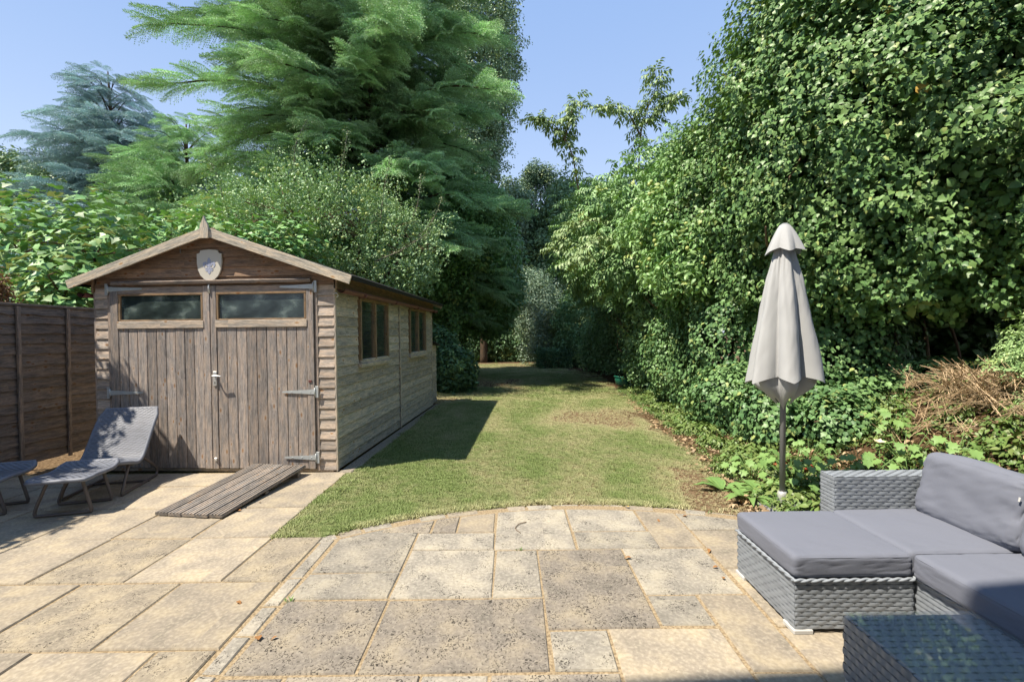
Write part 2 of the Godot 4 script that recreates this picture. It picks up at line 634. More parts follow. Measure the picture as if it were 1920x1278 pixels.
func build_ground() -> void:
	var st := tool()
	quad(st, Vector3(-300, -0.08, -400), Vector3(300, -0.08, -400), Vector3(300, -0.08, 60), Vector3(-300, -0.08, 60))
	struct("ground", done(st), M.soil)
	# lawn soil, tinted by how worn it is
	st = tool(true)
	var nx := 80
	var nz := 150
	var g := []
	var c := []
	for j in nz + 1:
		var z := -2.6 - 24.0 * pow(float(j) / nz, 1.5)
		var row := []
		var cr := []
		for i in nx + 1:
			var x := lerpf(-5.0, 3.4, float(i) / nx)
			row.append(Vector3(x, -0.02 + 0.012 * noise.get_noise_2d(x * 25, z * 25), z))
			var d := dryness(x, z)
			var col := Color(0.21, 0.22, 0.09).lerp(Color(0.60, 0.52, 0.38), smoothstep(0.3, 0.85, d))
			cr.append(Color(col.r / 0.30, col.g / 0.225, col.b / 0.15))
		g.append(row)
		c.append(cr)
	for j in nz:
		for i in nx:
			for k in [[0, 0], [1, 0], [1, 1], [0, 0], [1, 1], [0, 1]]:
				st.set_color(c[j + k[0]][i + k[1]])
				st.add_vertex(g[j + k[0]][i + k[1]])
	struct("lawn", done(st), M.soil)
	# planted bank along the east side
	st = tool(true)
	g = []
	for j in 61:
		var z := lerpf(-2.5, -26.0, pow(j / 60.0, 1.4))
		var row := []
		for i in 41:
			var x := lerpf(2.0, 10.0, i / 40.0)
			row.append(Vector3(x, bank_height(x, z) - 0.03 + 0.03 * smoothstep(1.9, 2.5, x), z))
		g.append(row)
	for j in 60:
		for i in 40:
			for k in [[0, 0], [1, 0], [1, 1], [0, 0], [1, 1], [0, 1]]:
				st.set_color(Color(0.62, 0.58, 0.55))
				st.add_vertex(g[j + k[0]][i + k[1]])
	struct("bank", done(st), M.soil)


func grass_mesh(tall: float, seed_at: int) -> ArrayMesh:
	rng.seed = seed_at
	var st := tool()
	for i in 9:
		var a := R(0, TAU)
		var root := Vector3(R(-0.022, 0.022), 0, R(-0.022, 0.022))
		var lean := Vector3(cos(a), 0, sin(a)) * R(0.2, 0.9) * tall
		var side := Vector3(-sin(a), 0, cos(a)) * R(0.0016, 0.0028)
		var tip := root + lean + Vector3(0, tall * R(0.6, 1.1), 0)
		var mid := root + lean * 0.35 + Vector3(0, tall * 0.55, 0)
		quad(st, root - side, root + side, mid + side, mid - side)
		tri(st, mid - side, mid + side, tip)
	return done(st)


func build_grass() -> void:
	var short := [[], []]
	rng.seed = 77
	for pass_no in 2:
		var n := 135000 if pass_no == 0 else 75000
		for i in n:
			var z: float
			if pass_no == 0: z = -3.4 - 8.0 * pow(rng.randf(), 1.35)
			else: z = -7.0 - 17.0 * pow(rng.randf(), 1.1)
			var e := lawn_edge(z)
			var x := R(e.x - 0.03, e.y + 0.15)
			if on_patio(x, z + R(0.0, 0.05)): continue
			var d := dryness(x, z)
			if rng.randf() < smoothstep(0.66, 1.0, d) * 0.78: continue
			var s := R(0.55, 1.05) * lerpf(1.1, 0.6, d)
			if x < e.x + 0.14 and -z < 10.0: s *= 1.5
			if x > -1.4 and arc_z(x) - z < 0.12 and arc_z(x) > z: s *= R(1.0, 1.9)
			s *= lerpf(0.9, 1.9, smoothstep(5.0, 13.0, -z))
			short[0].append(Transform3D(Basis(Vector3.UP, R(0, TAU)).scaled(Vector3(s, s * 0.85, s)), Vector3(x, -0.018, z)))
			var col := Color(0.205, 0.275, 0.09).lerp(Color(0.52, 0.47, 0.28), clampf(d * 0.95 + R(-0.12, 0.14), 0, 1)) * R(0.8, 1.2)
			short[1].append(col)
	var o := scatter("grass", grass_mesh(0.034, 5), M.grass, self, short[0], short[1])
	tag(o, "short mown grass of the lawn beside the shed", "grass", "", "stuff")


# ---------------------------------------------------------------- patio
func slab(parent: Node3D, pts: Array, style: int, top := 0.0) -> void:
	# an irregular four (or more) sided flag with a worn arris, laid with an open joint
	var poly := PackedVector2Array()
	for p in pts: poly.append(p)
	var inset: Array = Geometry2D.offset_polygon(poly, -0.008, Geometry2D.JOIN_MITER)
	var upper: Array = Geometry2D.offset_polygon(poly, -0.014, Geometry2D.JOIN_MITER)
	if inset.is_empty() or upper.is_empty(): return
	var lo: PackedVector2Array = inset[0]
	var hi: PackedVector2Array = upper[0]
	var st := tool()
	var off := Vector2(R(0, 1), R(0, 1))
	var swap := rng.randf() < 0.5
	var lift := top + R(-0.003, 0.003)
	var tilt := Vector2(R(-0.004, 0.004), R(-0.004, 0.004))
	var uv := func(p: Vector2) -> Vector2: return (Vector2(p.y, p.x) if swap else p) * 1.0 + off
	var mid := Vector2.ZERO
	for p in hi: mid += p / hi.size()
	var up := func(p: Vector2) -> Vector3: return Vector3(p.x, lift + (p - mid).dot(tilt), p.y)
	var idx := Geometry2D.triangulate_polygon(hi)
	for i in range(0, idx.size(), 3):
		var a := hi[idx[i]]
		var b := hi[idx[i + 1]]
		var c := hi[idx[i + 2]]
		if (b - a).cross(c - a) < 0:
			var t := b
			b = c
			c = t
		tri(st, up.call(a), up.call(b), up.call(c), uv.call(a), uv.call(b), uv.call(c))
	if lo.size() == hi.size():
		for i in hi.size():
			var j := (i + 1) % hi.size()
			var a: Vector3 = up.call(hi[i])
			var b: Vector3 = up.call(hi[j])
			var c := Vector3(lo[j].x, lift - 0.007, lo[j].y)
			var d := Vector3(lo[i].x, lift - 0.007, lo[i].y)
			tri(st, a, b, c, uv.call(hi[i]), uv.call(hi[j]), uv.call(lo[j]))
			tri(st, a, c, d, uv.call(hi[i]), uv.call(lo[j]), uv.call(lo[i]))
			var e := Vector3(lo[j].x, -0.04, lo[j].y)
			var f := Vector3(lo[i].x, -0.04, lo[i].y)
			tri(st, d, c, e, uv.call(lo[i]), uv.call(lo[j]), uv.call(lo[j]))
			tri(st, d, e, f, uv.call(lo[i]), uv.call(lo[j]), uv.call(lo[i]))
	part("slab", done(st), M["slab_%d_%d" % [style, rng.randi() % 3]], parent)


func rect(x0: float, z0: float, x1: float, z1: float) -> Array:
	var j := 0.006
	return [Vector2(x0 + R(-j, j), z0 + R(-j, j)), Vector2(x1 + R(-j, j), z0 + R(-j, j)), Vector2(x1 + R(-j, j), z1 + R(-j, j)), Vector2(x0 + R(-j, j), z1 + R(-j, j))]


func clip_arc(pts: Array) -> Array:
	var disc := PackedVector2Array()
	for i in 96:
		var t := TAU * i / 96
		disc.append(Vector2(0.5 + cos(t) * 3.40, -0.59 + sin(t) * 3.40))
	var hit := Geometry2D.intersect_polygons(PackedVector2Array(pts), disc)
	if hit.is_empty(): return []
	var out := []
	for p in hit[0]: out.append(p)
	return out


func build_patio() -> void:
	rng.seed = 31
	var st := tool()
	# mortar bed under the flags
	var bed := PackedVector2Array([Vector2(-6.4, 0.35), Vector2(-6.4, -5.2), Vector2(-1.87, -5.2), Vector2(-1.86, -3.5), Vector2(-1.55, -3.46)])
	for i in 25:
		var x := lerpf(-1.5, 3.2, i / 24.0)
		bed.append(Vector2(x, arc_z(x) + 0.01))
	bed.append(Vector2(3.3, 0.35))
	add_prism(st, bed, 0.0, 0.06, Transform3D(Basis(Vector3.RIGHT, Vector3(0, 0, 1), Vector3(0, 1, 0)), Vector3(0, -0.068, 0)))
	var p := struct("patio", done(st), M.joint)
	# western part: plain riven flags in rows
	var rows := [[-5.16, -4.72, -3.70], [-4.72, -4.10, -3.68], [-4.10, -3.49, -3.73], [-3.49, -2.85, -3.72], [-2.85, -2.23, -3.34], [-2.23, -1.60, -3.00], [-1.60, -0.98, -3.3], [-0.98, -0.36, -3.0], [-0.36, 0.26, -3.3]]
	for r in rows:
		var z0: float = r[0]
		var z1: float = r[1]
		var edge := -1.88 if z1 < -3.4 else -1.47
		var xs := []
		var x: float = r[2]
		while x > -6.3: x -= 0.62
		while x < edge - 0.2:
			xs.append(x)
			x += 0.62
		if absf(edge - xs[-1]) > 0.72: xs.append(-1.85 if edge < -1.6 else edge - 0.35)
		xs.append(edge)
		for i in xs.size() - 1:
			var plain := z0 < -3.6
			var style := 0 if plain or rng.randf() < 0.4 else 1
			slab(p, rect(xs[i], z0, xs[i + 1], z1), style)
	# narrow dividing strip
	var z := -3.44
	for l in [0.55, 0.30, 0.26, 0.27, 0.62, 0.6, 0.6, 0.5]:
		slab(p, rect(-1.46, z, -1.355, z + l), 2)
		z += l
	# round part: 300 mm module, random bond
	var cells := [
		[-1.345, -3.70, -0.745, -2.945, 2], [-1.345, -2.945, -0.745, -2.645, 2], [-1.345, -2.645, -0.735, -2.05, 3],
		[-1.05, -3.9, -0.66, -3.53, 3], [-0.66, -4.0, -0.455, -3.53, 3], [-0.455, -4.1, -0.15, -3.53, 0],
		[-0.745, -3.53, -0.145, -3.245, 2], [-0.745, -3.245, -0.135, -2.645, 2], [-0.735, -2.645, 0.17, -2.05, 3],
		[-0.15, -4.2, 0.455, -3.235, 2], [0.455, -4.2, 1.045, -3.535, 2], [0.455, -3.535, 1.06, -3.235, 2],
		[-0.135, -3.235, 0.165, -2.645, 2], [0.165, -3.235, 0.77, -2.35, 3], [0.77, -3.245, 1.36, -2.66, 2],
		[1.045, -4.1, 1.375, -3.245, 0], [1.375, -3.9, 1.98, -3.53, 2], [1.375, -3.53, 1.98, -2.95, 0], [1.98, -3.6, 2.6, -2.95, 2], [2.6, -3.5, 3.3, -2.95, 2],
		[0.77, -2.66, 1.075, -2.37, 2], [1.075, -2.66, 1.37, -2.04, 0], [1.37, -2.95, 1.98, -2.35, 0], [1.98, -2.95, 2.6, -2.35, 2], [2.6, -2.95, 3.3, -2.35, 2],
		[0.175, -2.35, 0.48, -2.05, 2], [0.48, -2.36, 1.075, -1.75, 0], [1.37, -2.35, 1.98, -1.75, 0], [1.075, -2.04, 1.37, -1.75, 0], [1.98, -2.35, 2.6, -1.75, 0], [2.6, -2.35, 3.3, -1.75, 2],
		[-1.345, -2.05, -1.05, -1.45, 3], [-1.05, -2.05, -0.43, -1.45, 3], [-0.43, -2.05, -0.12, -1.45, 2], [-0.12, -2.05, 0.48, -1.75, 3], [-0.12, -1.75, 0.48, -1.15, 2],
	]
	for c in cells:
		var q := clip_arc(rect(c[0], c[1], c[2], c[3]))
		if q.size() > 2: slab(p, q, c[4])
	for i in 6:
		for j in 3:
			var x0: float = [-1.345, -0.72, -0.12, 0.48, 1.08, 1.98][i]
			var x1: float = [-0.72, -0.12, 0.48, 1.08, 1.98, 3.3][i]
			var z0: float = maxf([-1.45, -1.45, -1.15, -1.75, -1.75, -1.75][i], -1.75) + j * 0.62
			if z0 < 0.3: slab(p, rect(x0, z0, x1, minf(z0 + 0.61, 0.34)), 2)
	# curved edging of small setts
	var t := -2.22
	while t < -0.55:
		var dt := R(0.05, 0.085)
		var q := []
		for k in [[3.41, t], [3.53, t], [3.53, t + dt], [3.41, t + dt]]:
			q.append(Vector2(0.5 + k[0] * cos(k[1]), -0.59 + k[0] * sin(k[1])))
		slab(p, q, [2, 2, 3, 0][rng.randi() % 4], -0.009)
		t += dt
	# concrete footing beside the shed
	st = tool()
	add_box(st, Vector3(0.16, 0.1, 5.0), 0.015, at(0.10, -0.035, -2.45))
	var f := struct("shed_footing", done(st), M.concrete)
	f.position = Vector3(-2.0, 0, -5.17)
	f.rotation.y = deg_to_rad(-3)


# ---------------------------------------------------------------- shed
func lap_board(length: float, high := 0.117) -> ArrayMesh:
	# feather-edged board, length along x, outward face towards +z
	var st := tool()
	var pts := PackedVector2Array([Vector2(0, 0), Vector2(0.021, 0.001), Vector2(0.023, 0.006), Vector2(0.022, 0.014), Vector2(0.009, high + 0.012), Vector2(0, high + 0.012)])
	# polygon is (z, y): turn so that the push runs along x
	add_prism(st, pts, 0, length, Transform3D(Basis(Vector3(0, 0, 1), Vector3(0, 1, 0), Vector3(1, 0, 0)), Vector3.ZERO), 2, Vector2(R(0, 1), R(0, 1)))
	return done(st)


func hinge(parent: Node3D, x: float, y: float, dir: float, reach: float) -> void:
	var st := tool()
	add_prism(st, PackedVector2Array([Vector2(0, -0.028), Vector2(dir * reach, -0.010), Vector2(dir * (reach + 0.012), 0), Vector2(dir * reach, 0.010), Vector2(0, 0.028)]), 0, 0.004, at(x, y, 0.043))
	var h := part("hinge", done(st), M.zinc, parent)
	part("hinge_plate", box(Vector3(0.034, 0.13, 0.004), 0.001), M.zinc, h, at(x - dir * 0.024, y, 0.046))
	part("hinge_pin", tube([Vector3(x - dir * 0.003, y - 0.045, 0.05), Vector3(x - dir * 0.003, y + 0.045, 0.05)], 0.008), M.zinc, h)
	for k in 3:
		part("bolt_head", lathe([Vector2(0.0, 0.004), Vector2(0.006, 0.003), Vector2(0.008, 0.0)], 8), M.zinc, h, at(x + dir * (0.05 + 0.11 * k), y, 0.047, Vector3(PI / 2, 0, 0)))


func build_shed() -> void:
	rng.seed = 404
	var W := 2.86
	var L := 4.75
	var s := thing("timber_garage", "weathered timber garage with double doors, pitched felt roof and shield plaque", "shed", Vector3(-2.0, 0, -5.17), -3.0)
	# carcass: thin inner walls so that the inside is a dark room
	part("floor", box(Vector3(W - 0.06, 0.05, L - 0.06), 0.003), M.inside_wood, s, at(-W / 2, 0.025, -L / 2))
	part("inner_wall", box(Vector3(0.012, 2.06, L - 0.05), 0.001), M.inside_wood, s, at(-W + 0.03, 1.05, -L / 2))
	part("inner_wall", box(Vector3(W - 0.05, 2.06, 0.012), 0.001), M.inside_wood, s, at(-W / 2, 1.05, -L + 0.03))
	for seg in [[0.0, 1.19, 0.0, L], [2.02, 2.24, 0.0, L], [1.19, 2.02, 0.0, 0.67], [1.19, 2.02, 1.79, 2.98], [1.19, 2.02, 4.16, L]]:
		part("inner_wall", box(Vector3(0.012, seg[1] - seg[0], seg[3] - seg[2] - 0.004), 0.001), M.inside_wood, s, at(-0.03, (seg[0] + seg[1]) / 2, -(seg[2] + seg[3]) / 2))
	# east wall: boards in two lengths, split round the windows
	for i in 18:
		var y := 0.02 + i * 0.117
		if y > 2.02: break
		var runs := [[0.02, 2.385], [2.41, L]]
		if y + 0.06 > 1.18 and y + 0.10 < 2.06: runs = [[0.02, 0.655], [1.805, 2.385], [2.41, 2.965], [4.17, L]]
		for r in runs:
			var xf := Transform3D(Basis(Vector3.UP, PI / 2), Vector3(-0.022, y, -r[0]))
			xf = xf * Transform3D(Basis(Vector3(0, 0, 1), R(-0.002, 0.002)), Vector3.ZERO)
			part("clapboard", lap_board(r[1] - r[0], 0.113), M["side_wood_%d" % (rng.randi() % 4)], s, xf)
	part("cover_strip", box(Vector3(0.022, 2.05, 0.03), 0.003), M.trim_wood, s, at(0.008, 1.04, -2.397))
	part("corner_post", box(Vector3(0.024, 2.08, 0.030), 0.003), M.trim_wood, s, at(-0.006, 1.05, 0.004))
	part("corner_post", box(Vector3(0.024, 2.06, 0.035), 0.003), M.trim_wood, s, at(-0.004, 1.04, -L - 0.01))
	# west wall (seen only from beside)
	for i in 18:
		part("clapboard", lap_board(L - 0.02, 0.113), M["side_wood_%d" % (i % 4)], s, Transform3D(Basis(Vector3.UP, -PI / 2), Vector3(-W + 0.022, 0.02 + i * 0.113, -L + 0.01)))
	# front: narrow boarded panels either side of the doors
	for i in 18:
		var y := 0.02 + i * 0.117
		part("clapboard", lap_board(0.19, 0.117), M["lap_wood_%d" % (rng.randi() % 4)], s, at(-0.205, y, 0.0, Vector3(0, 0, R(-0.012, 0.012))))
		part("clapboard", lap_board(0.155, 0.117), M["lap_wood_%d" % (rng.randi() % 4)], s, at(-W + 0.005, y, 0.0, Vector3(0, 0, R(-0.012, 0.012))))
	part("corner_post", box(Vector3(0.028, 2.08, 0.028), 0.003), M.frame_wood, s, at(-W - 0.005, 1.05, 0.002))
	for x in [-2.683, -0.218]:
		part("door_jamb", box(Vector3(0.036, 2.13, 0.05), 0.003), M.frame_wood, s, at(x, 1.08, 0.0))
	part("top_plate", box(Vector3(W, 0.05, 0.045), 0.003), M.gable_wood_1, s, at(-W / 2, 2.17, -0.026))
	part("sole_plate", box(Vector3(W - 0.1, 0.035, 0.06), 0.003), M.trim_wood, s, at(-W / 2, 0.016, -0.02))
	var lt := part("drip_lintel", box(Vector3(2.36, 0.04, 0.075), 0.006), M.batten_wood, s, at(-1.44, 2.185, 0.036, Vector3(0.25, 0, 0)))
	lt.set_meta("label", "sloping drip board over the doors")
	# gable boards, cut to the slope
	var rise := 0.345
	for i in 6:
		var y := 2.13 + i * 0.111
		var st := tool()
		var half0 := clampf((2.735 - y) / rise, 0.02, W / 2)
		var half1 := clampf((2.735 - y - 0.122) / rise, 0.01, W / 2)
		var off := Vector2(R(0, 1), R(0, 1))
		var f := [Vector3(-half0, 0, 0.022), Vector3(-half1, 0.122, 0.006), Vector3(half1, 0.122, 0.006), Vector3(half0, 0, 0.022)]
		var k := [Vector3(-half0, 0, -0.01), Vector3(-half1, 0.122, -0.01), Vector3(half1, 0.122, -0.01), Vector3(half0, 0, -0.01)]
		poly_face(st, f, Transform3D(), 0, off)
		poly_face(st, [k[3], k[2], k[1], k[0]], Transform3D(), 0, off)
		for e in 4:
			poly_face(st, [f[e], k[e], k[(e + 1) % 4], f[(e + 1) % 4]], Transform3D(), 0, off)
		part("gable_board", done(st), M["gable_wood_%d" % (rng.randi() % 4)], s, at(-W / 2, y, 0.002))
	# the back gable
	var bst := tool()
	add_prism(bst, PackedVector2Array([Vector2(-W, 0.02), Vector2(0, 0.02), Vector2(0, 2.2), Vector2(-W / 2, 2.72), Vector2(-W, 2.2)]), -L - 0.02, -L)
	part("back_wall", done(bst), M.side_wood_1, s)
	# roof
	var reach := W / 2 + 0.23
	var slope := atan(rise)
	for side in [-1.0, 1.0]:
		var rp := Transform3D(Basis(Vector3(0, 0, 1), -side * slope), Vector3(-W / 2 + side * reach / 2, 2.775 - rise * reach / 2, -L / 2 + 0.02))
		part("roof_board", box(Vector3(reach / cos(slope), 0.018, L + 0.16), 0.002), M.inside_wood, s, rp)
		part("roof_felt", box(Vector3(reach / cos(slope) + 0.02, 0.008, L + 0.18), 0.002), M.felt, s, rp * at(side * 0.006, 0.0145, 0))
		var fl := part("felt_lip", box(Vector3(0.006, 0.05, L + 0.18), 0.002), M.felt, s, rp * at(side * (reach / cos(slope) / 2 + 0.018), -0.008, 0))
		fl.set_meta("label", "folded edge of the roofing felt")
		# barge board
		part("barge_board", box(Vector3(reach / cos(slope) + 0.01, 0.10, 0.02), 0.003), M.barge_wood, s, rp * at(side * 0.004, -0.035, L / 2 + 0.098))
		part("barge_board", box(Vector3(reach / cos(slope), 0.09, 0.02), 0.003), M.barge_wood, s, rp * at(0, -0.04, -L / 2 - 0.098))
		# eaves timber and gutter
		part("fascia", box(Vector3(0.022, 0.16, L + 0.06), 0.003), M.sash_wood, s, at(-W / 2 + side * (W / 2 + 0.022), 2.155, -L / 2))
		var gx: float = -W / 2 + side * (W / 2 + 0.105)
		for piece in ([[0.08, -2.0], [-2.0, -3.55], [-3.55, -L + 0.02]] if side > 0 else [[0.08, -L]]):
			var gs := tool(true)
			var prof := []
			for q in 9:
				var t := PI + PI * q / 8.0
				prof.append(Vector2(cos(t) * 0.048, sin(t) * 0.05))
			for q in 9:
				var t := TAU - PI * q / 8.0
				prof.append(Vector2(cos(t) * 0.044, sin(t) * 0.046))
			for q in prof.size():
				var a: Vector2 = prof[q]
				var b: Vector2 = prof[(q + 1) % prof.size()]
				quad(gs, Vector3(a.x, a.y, piece[0]), Vector3(b.x, b.y, piece[0]), Vector3(b.x, b.y, piece[1]), Vector3(a.x, a.y, piece[1]))
			var gut := part("gutter", done(gs), M.gutter, s, at(gx, 2.075, 0))
			gut.set_meta("label", "brown plastic rain gutter")
		for k in 4:
			part("gutter_bracket", box(Vector3(0.104, 0.058, 0.026), 0.006), M.gutter_bracket, s, at(gx, 2.047, -0.55 - k * 1.28))
	# finial
	var fs := tool()
	add_prism(fs, PackedVector2Array([Vector2(-0.045, -0.115), Vector2(0.045, -0.115), Vector2(0.05, -0.02), Vector2(0.042, 0.035), Vector2(0.020, 0.075), Vector2(0, 0.135), Vector2(-0.020, 0.075), Vector2(-0.042, 0.035), Vector2(-0.05, -0.02)]), 0.0, 0.024, Transform3D(), 1)
	part("finial", done(fs), M.barge_wood, s, at(-W / 2, 2.775, 0.122))
	part("gable_strap", box(Vector3(0.012, 0.10, 0.006), 0.001), M.pole, s, at(-1.81, 2.57, 0.02, Vector3(0, 0, 0.06)))
	# shield with a lily on it
	var sh := PackedVector2Array()
	for p in [[-0.10, 0.165], [0.0, 0.175], [0.10, 0.165], [0.112, 0.135], [0.145, 0.125], [0.145, 0.02], [0.132, -0.06], [0.105, -0.12], [0.06, -0.165], [0.0, -0.185], [-0.06, -0.165], [-0.105, -0.12], [-0.132, -0.06], [-0.145, 0.02], [-0.145, 0.125], [-0.112, 0.135]]:
		sh.append(Vector2(p[0], p[1]))
	var plq := part("shield_plaque", prism(sh, 0, 0.018, 1), M.plaque, s, at(-1.445, 2.375, 0.032))
	plq.set_meta("label", "cream wooden shield with a faded blue lily emblem")
	var lily := [
		[[0.0, 0.085], [0.018, 0.055], [0.022, 0.02], [0.010, -0.01], [0.010, -0.03], [-0.010, -0.03], [-0.010, -0.01], [-0.022, 0.02], [-0.018, 0.055]],
		[[0.014, -0.02], [0.020, 0.015], [0.040, 0.035], [0.065, 0.030], [0.075, 0.005], [0.066, -0.020], [0.050, -0.035], [0.055, -0.015], [0.045, 0.005], [0.032, 0.0], [0.026, -0.02]],
		[[0.012, -0.062], [0.030, -0.075], [0.045, -0.065], [0.048, -0.052], [0.034, -0.058], [0.014, -0.045]],
		[[-0.045, -0.033], [0.045, -0.033], [0.045, -0.045], [-0.045, -0.045]],
		[[-0.012, -0.047], [0.012, -0.047], [0.020, -0.085], [0.0, -0.108], [-0.020, -0.085]],
	]
	for k in lily.size():
		for flip in ([1.0, -1.0] if k in [1, 2] else [1.0]):
			var q := PackedVector2Array()
			for p in lily[k]: q.append(Vector2(p[0] * flip, p[1]))
			part("lily_petal" if k < 3 else "lily_band", prism(q, 0, 0.003, 1), M.emblem_blue, plq, at(0, 0, 0.0175))
	# doors
	for d in 2:
		var x0: float = [-2.660, -1.452][d]
		var x1: float = [-1.458, -0.242][d]
		var dr := part("door", box(Vector3(x1 - x0 - 0.01, 1.60, 0.012), 0.001), M.frame_wood, s, at((x0 + x1) / 2, 0.86, 0.004))
		var inv := dr.transform.affine_inverse()
		var z := 0.024
		var stiles: Array = [[x0, -2.560], [-1.540, x1]] if d == 0 else [[x0, -1.382], [-0.325, x1]]
		for q in stiles:
			part("stile", box(Vector3(q[1] - q[0] - 0.003, 2.10, 0.034), 0.003), M["door_wood_%d" % (rng.randi() % 4)], dr, inv * at((q[0] + q[1]) / 2, 1.09, z))
		var ix0: float = stiles[0][1]
		var ix1: float = stiles[1][0]
		part("top_rail", box(Vector3(ix1 - ix0 - 0.003, 0.075, 0.032), 0.003), M.frame_wood, dr, inv * at((ix0 + ix1) / 2, 2.098, z))
		part("mid_rail", box(Vector3(ix1 - ix0 + 0.02, 0.085, 0.040), 0.004), M.trim_wood, dr, inv * at((ix0 + ix1) / 2, 1.70, z + 0.004))
		var n := 9
		for i in n:
			var a := lerpf(ix0, ix1, float(i) / n)
			var b := lerpf(ix0, ix1, float(i + 1) / n)
			part("door_board", box(Vector3(b - a - 0.005, 1.615, 0.020), 0.004), M["door_wood_%d" % (rng.randi() % 4)], dr, inv * at((a + b) / 2, 0.85, z + R(-0.001, 0.002)))
		# light: frame, bead and pane
		var wf := part("door_window", box(Vector3(ix1 - ix0, 0.022, 0.03), 0.003), M.sash_wood, dr, inv * at((ix0 + ix1) / 2, 2.048, z + 0.002))
		var winv := (dr.transform * wf.transform).affine_inverse()
		for q in [[ix0 + 0.014, 1.893, 0.024, 0.29], [ix1 - 0.014, 1.893, 0.024, 0.29]]:
			part("bead", box(Vector3(q[2], q[3], 0.026), 0.003), M.sash_wood, wf, winv * at(q[0], q[1], z + 0.002))
		part("bead", box(Vector3(ix1 - ix0 - 0.05, 0.016, 0.024), 0.003), M.sash_wood, wf, winv * at((ix0 + ix1) / 2, 1.751, z + 0.003))
		var pg := part("pane", box(Vector3(ix1 - ix0 - 0.03, 0.30, 0.003), 0.0005), M.dusty_glass, wf, winv * at((ix0 + ix1) / 2, 1.895, z - 0.006))
		pg.set_meta("label", "grimy dark glass")
	hinge(s, -2.668, 2.115, 1, 0.40)
	hinge(s, -2.668, 0.918, 1, 0.39)
	hinge(s, -2.668, 0.17, 1, 0.39)
	hinge(s, -0.238, 2.11, -1, 0.38)
	hinge(s, -0.238, 0.918, -1, 0.37)
	hinge(s, -0.238, 0.172, -1, 0.355)
	var hd := part("door_handle", box(Vector3(0.042, 0.165, 0.008), 0.003), M.handle_metal, s, at(-1.405, 1.075, 0.048))
	part("lever", tube(curve_pts([Vector3(0, 0.035, 0.0), Vector3(0, 0.035, 0.045), Vector3(0.02, 0.035, 0.055), Vector3(0.11, 0.030, 0.052)], 4), 0.010, 0.008), M.handle_metal, hd)
	part("keyhole", box(Vector3(0.012, 0.026, 0.003), 0.001), M.pole, hd, at(0, -0.045, 0.005))
	part("top_bolt", tube([Vector3(-1.455, 2.05, 0.05), Vector3(-1.455, 2.16, 0.05)], 0.010), M.handle_metal, s)
	part("padlock", box(Vector3(0.03, 0.035, 0.015), 0.004), M.handle_metal, s, at(-1.41, 0.15, 0.05))
	part("catch_plate", box(Vector3(0.035, 0.03, 0.006), 0.002), M.gutter, s, at(-0.29, 1.04, 0.046))
	part("cup_hook", tube(curve_pts([Vector3(-0.02, 2.02, 0.02), Vector3(0.03, 2.03, 0.04), Vector3(0.05, 2.0, 0.04), Vector3(0.03, 1.985, 0.04)], 4), 0.005), M.handle_metal, s)
	# side windows
	for w in [[0.67, 1.79], [2.98, 4.16]]:
		var zc: float = -(w[0] + w[1]) / 2
		var ww: float = w[1] - w[0]
		var wn := part("window", box(Vector3(0.06, 0.05, ww + 0.06), 0.004), M.trim_wood, s, at(0.015, 1.165, zc, Vector3(0, 0, -0.12)))
		var inv := wn.transform.affine_inverse()
		part("frame_head", box(Vector3(0.05, 0.045, ww), 0.003), M.sash_wood, wn, inv * at(0.003, 2.025, zc))
		part("frame_sill", box(Vector3(0.045, 0.05, ww), 0.003), M.trim_wood, wn, inv * at(0.002, 1.215, zc))
		for q in [w[0] + 0.022, (w[0] + w[1]) / 2, w[1] - 0.022]:
			part("mullion", box(Vector3(0.05, 0.79, 0.044), 0.003), M.sash_wood, wn, inv * at(0.002, 1.62, -q))
		for q in 2:
			part("pane", box(Vector3(0.004, 0.77, ww / 2 - 0.04), 0.0005), M.glass, wn, inv * at(-0.008, 1.62, -(w[0] + ww * (0.25 + 0.5 * q))))
	# low lean-to against the back wall
	var lean := thing("lean_to_store", "low timber lean-to peeping past the far end of the garage", "lean-to", Vector3(-1.78, 0, -10.02), -3.0)
	for i in 11:
		part("clapboard", lap_board(0.5, 0.117), M["side_wood_%d" % (i % 4)], lean, Transform3D(Basis(Vector3.UP, PI / 2), Vector3(-0.03, 0.02 + i * 0.117, -0.03)))
	part("side_wall", box(Vector3(1.2, 1.3, 0.02), 0.002), M.side_wood_0, lean, at(-0.65, 0.66, -0.53))
	part("lean_to_roof", box(Vector3(1.4, 0.025, 0.66), 0.003), M.felt, lean, at(-0.62, 1.36, -0.25, Vector3(-0.14, 0, 0)))


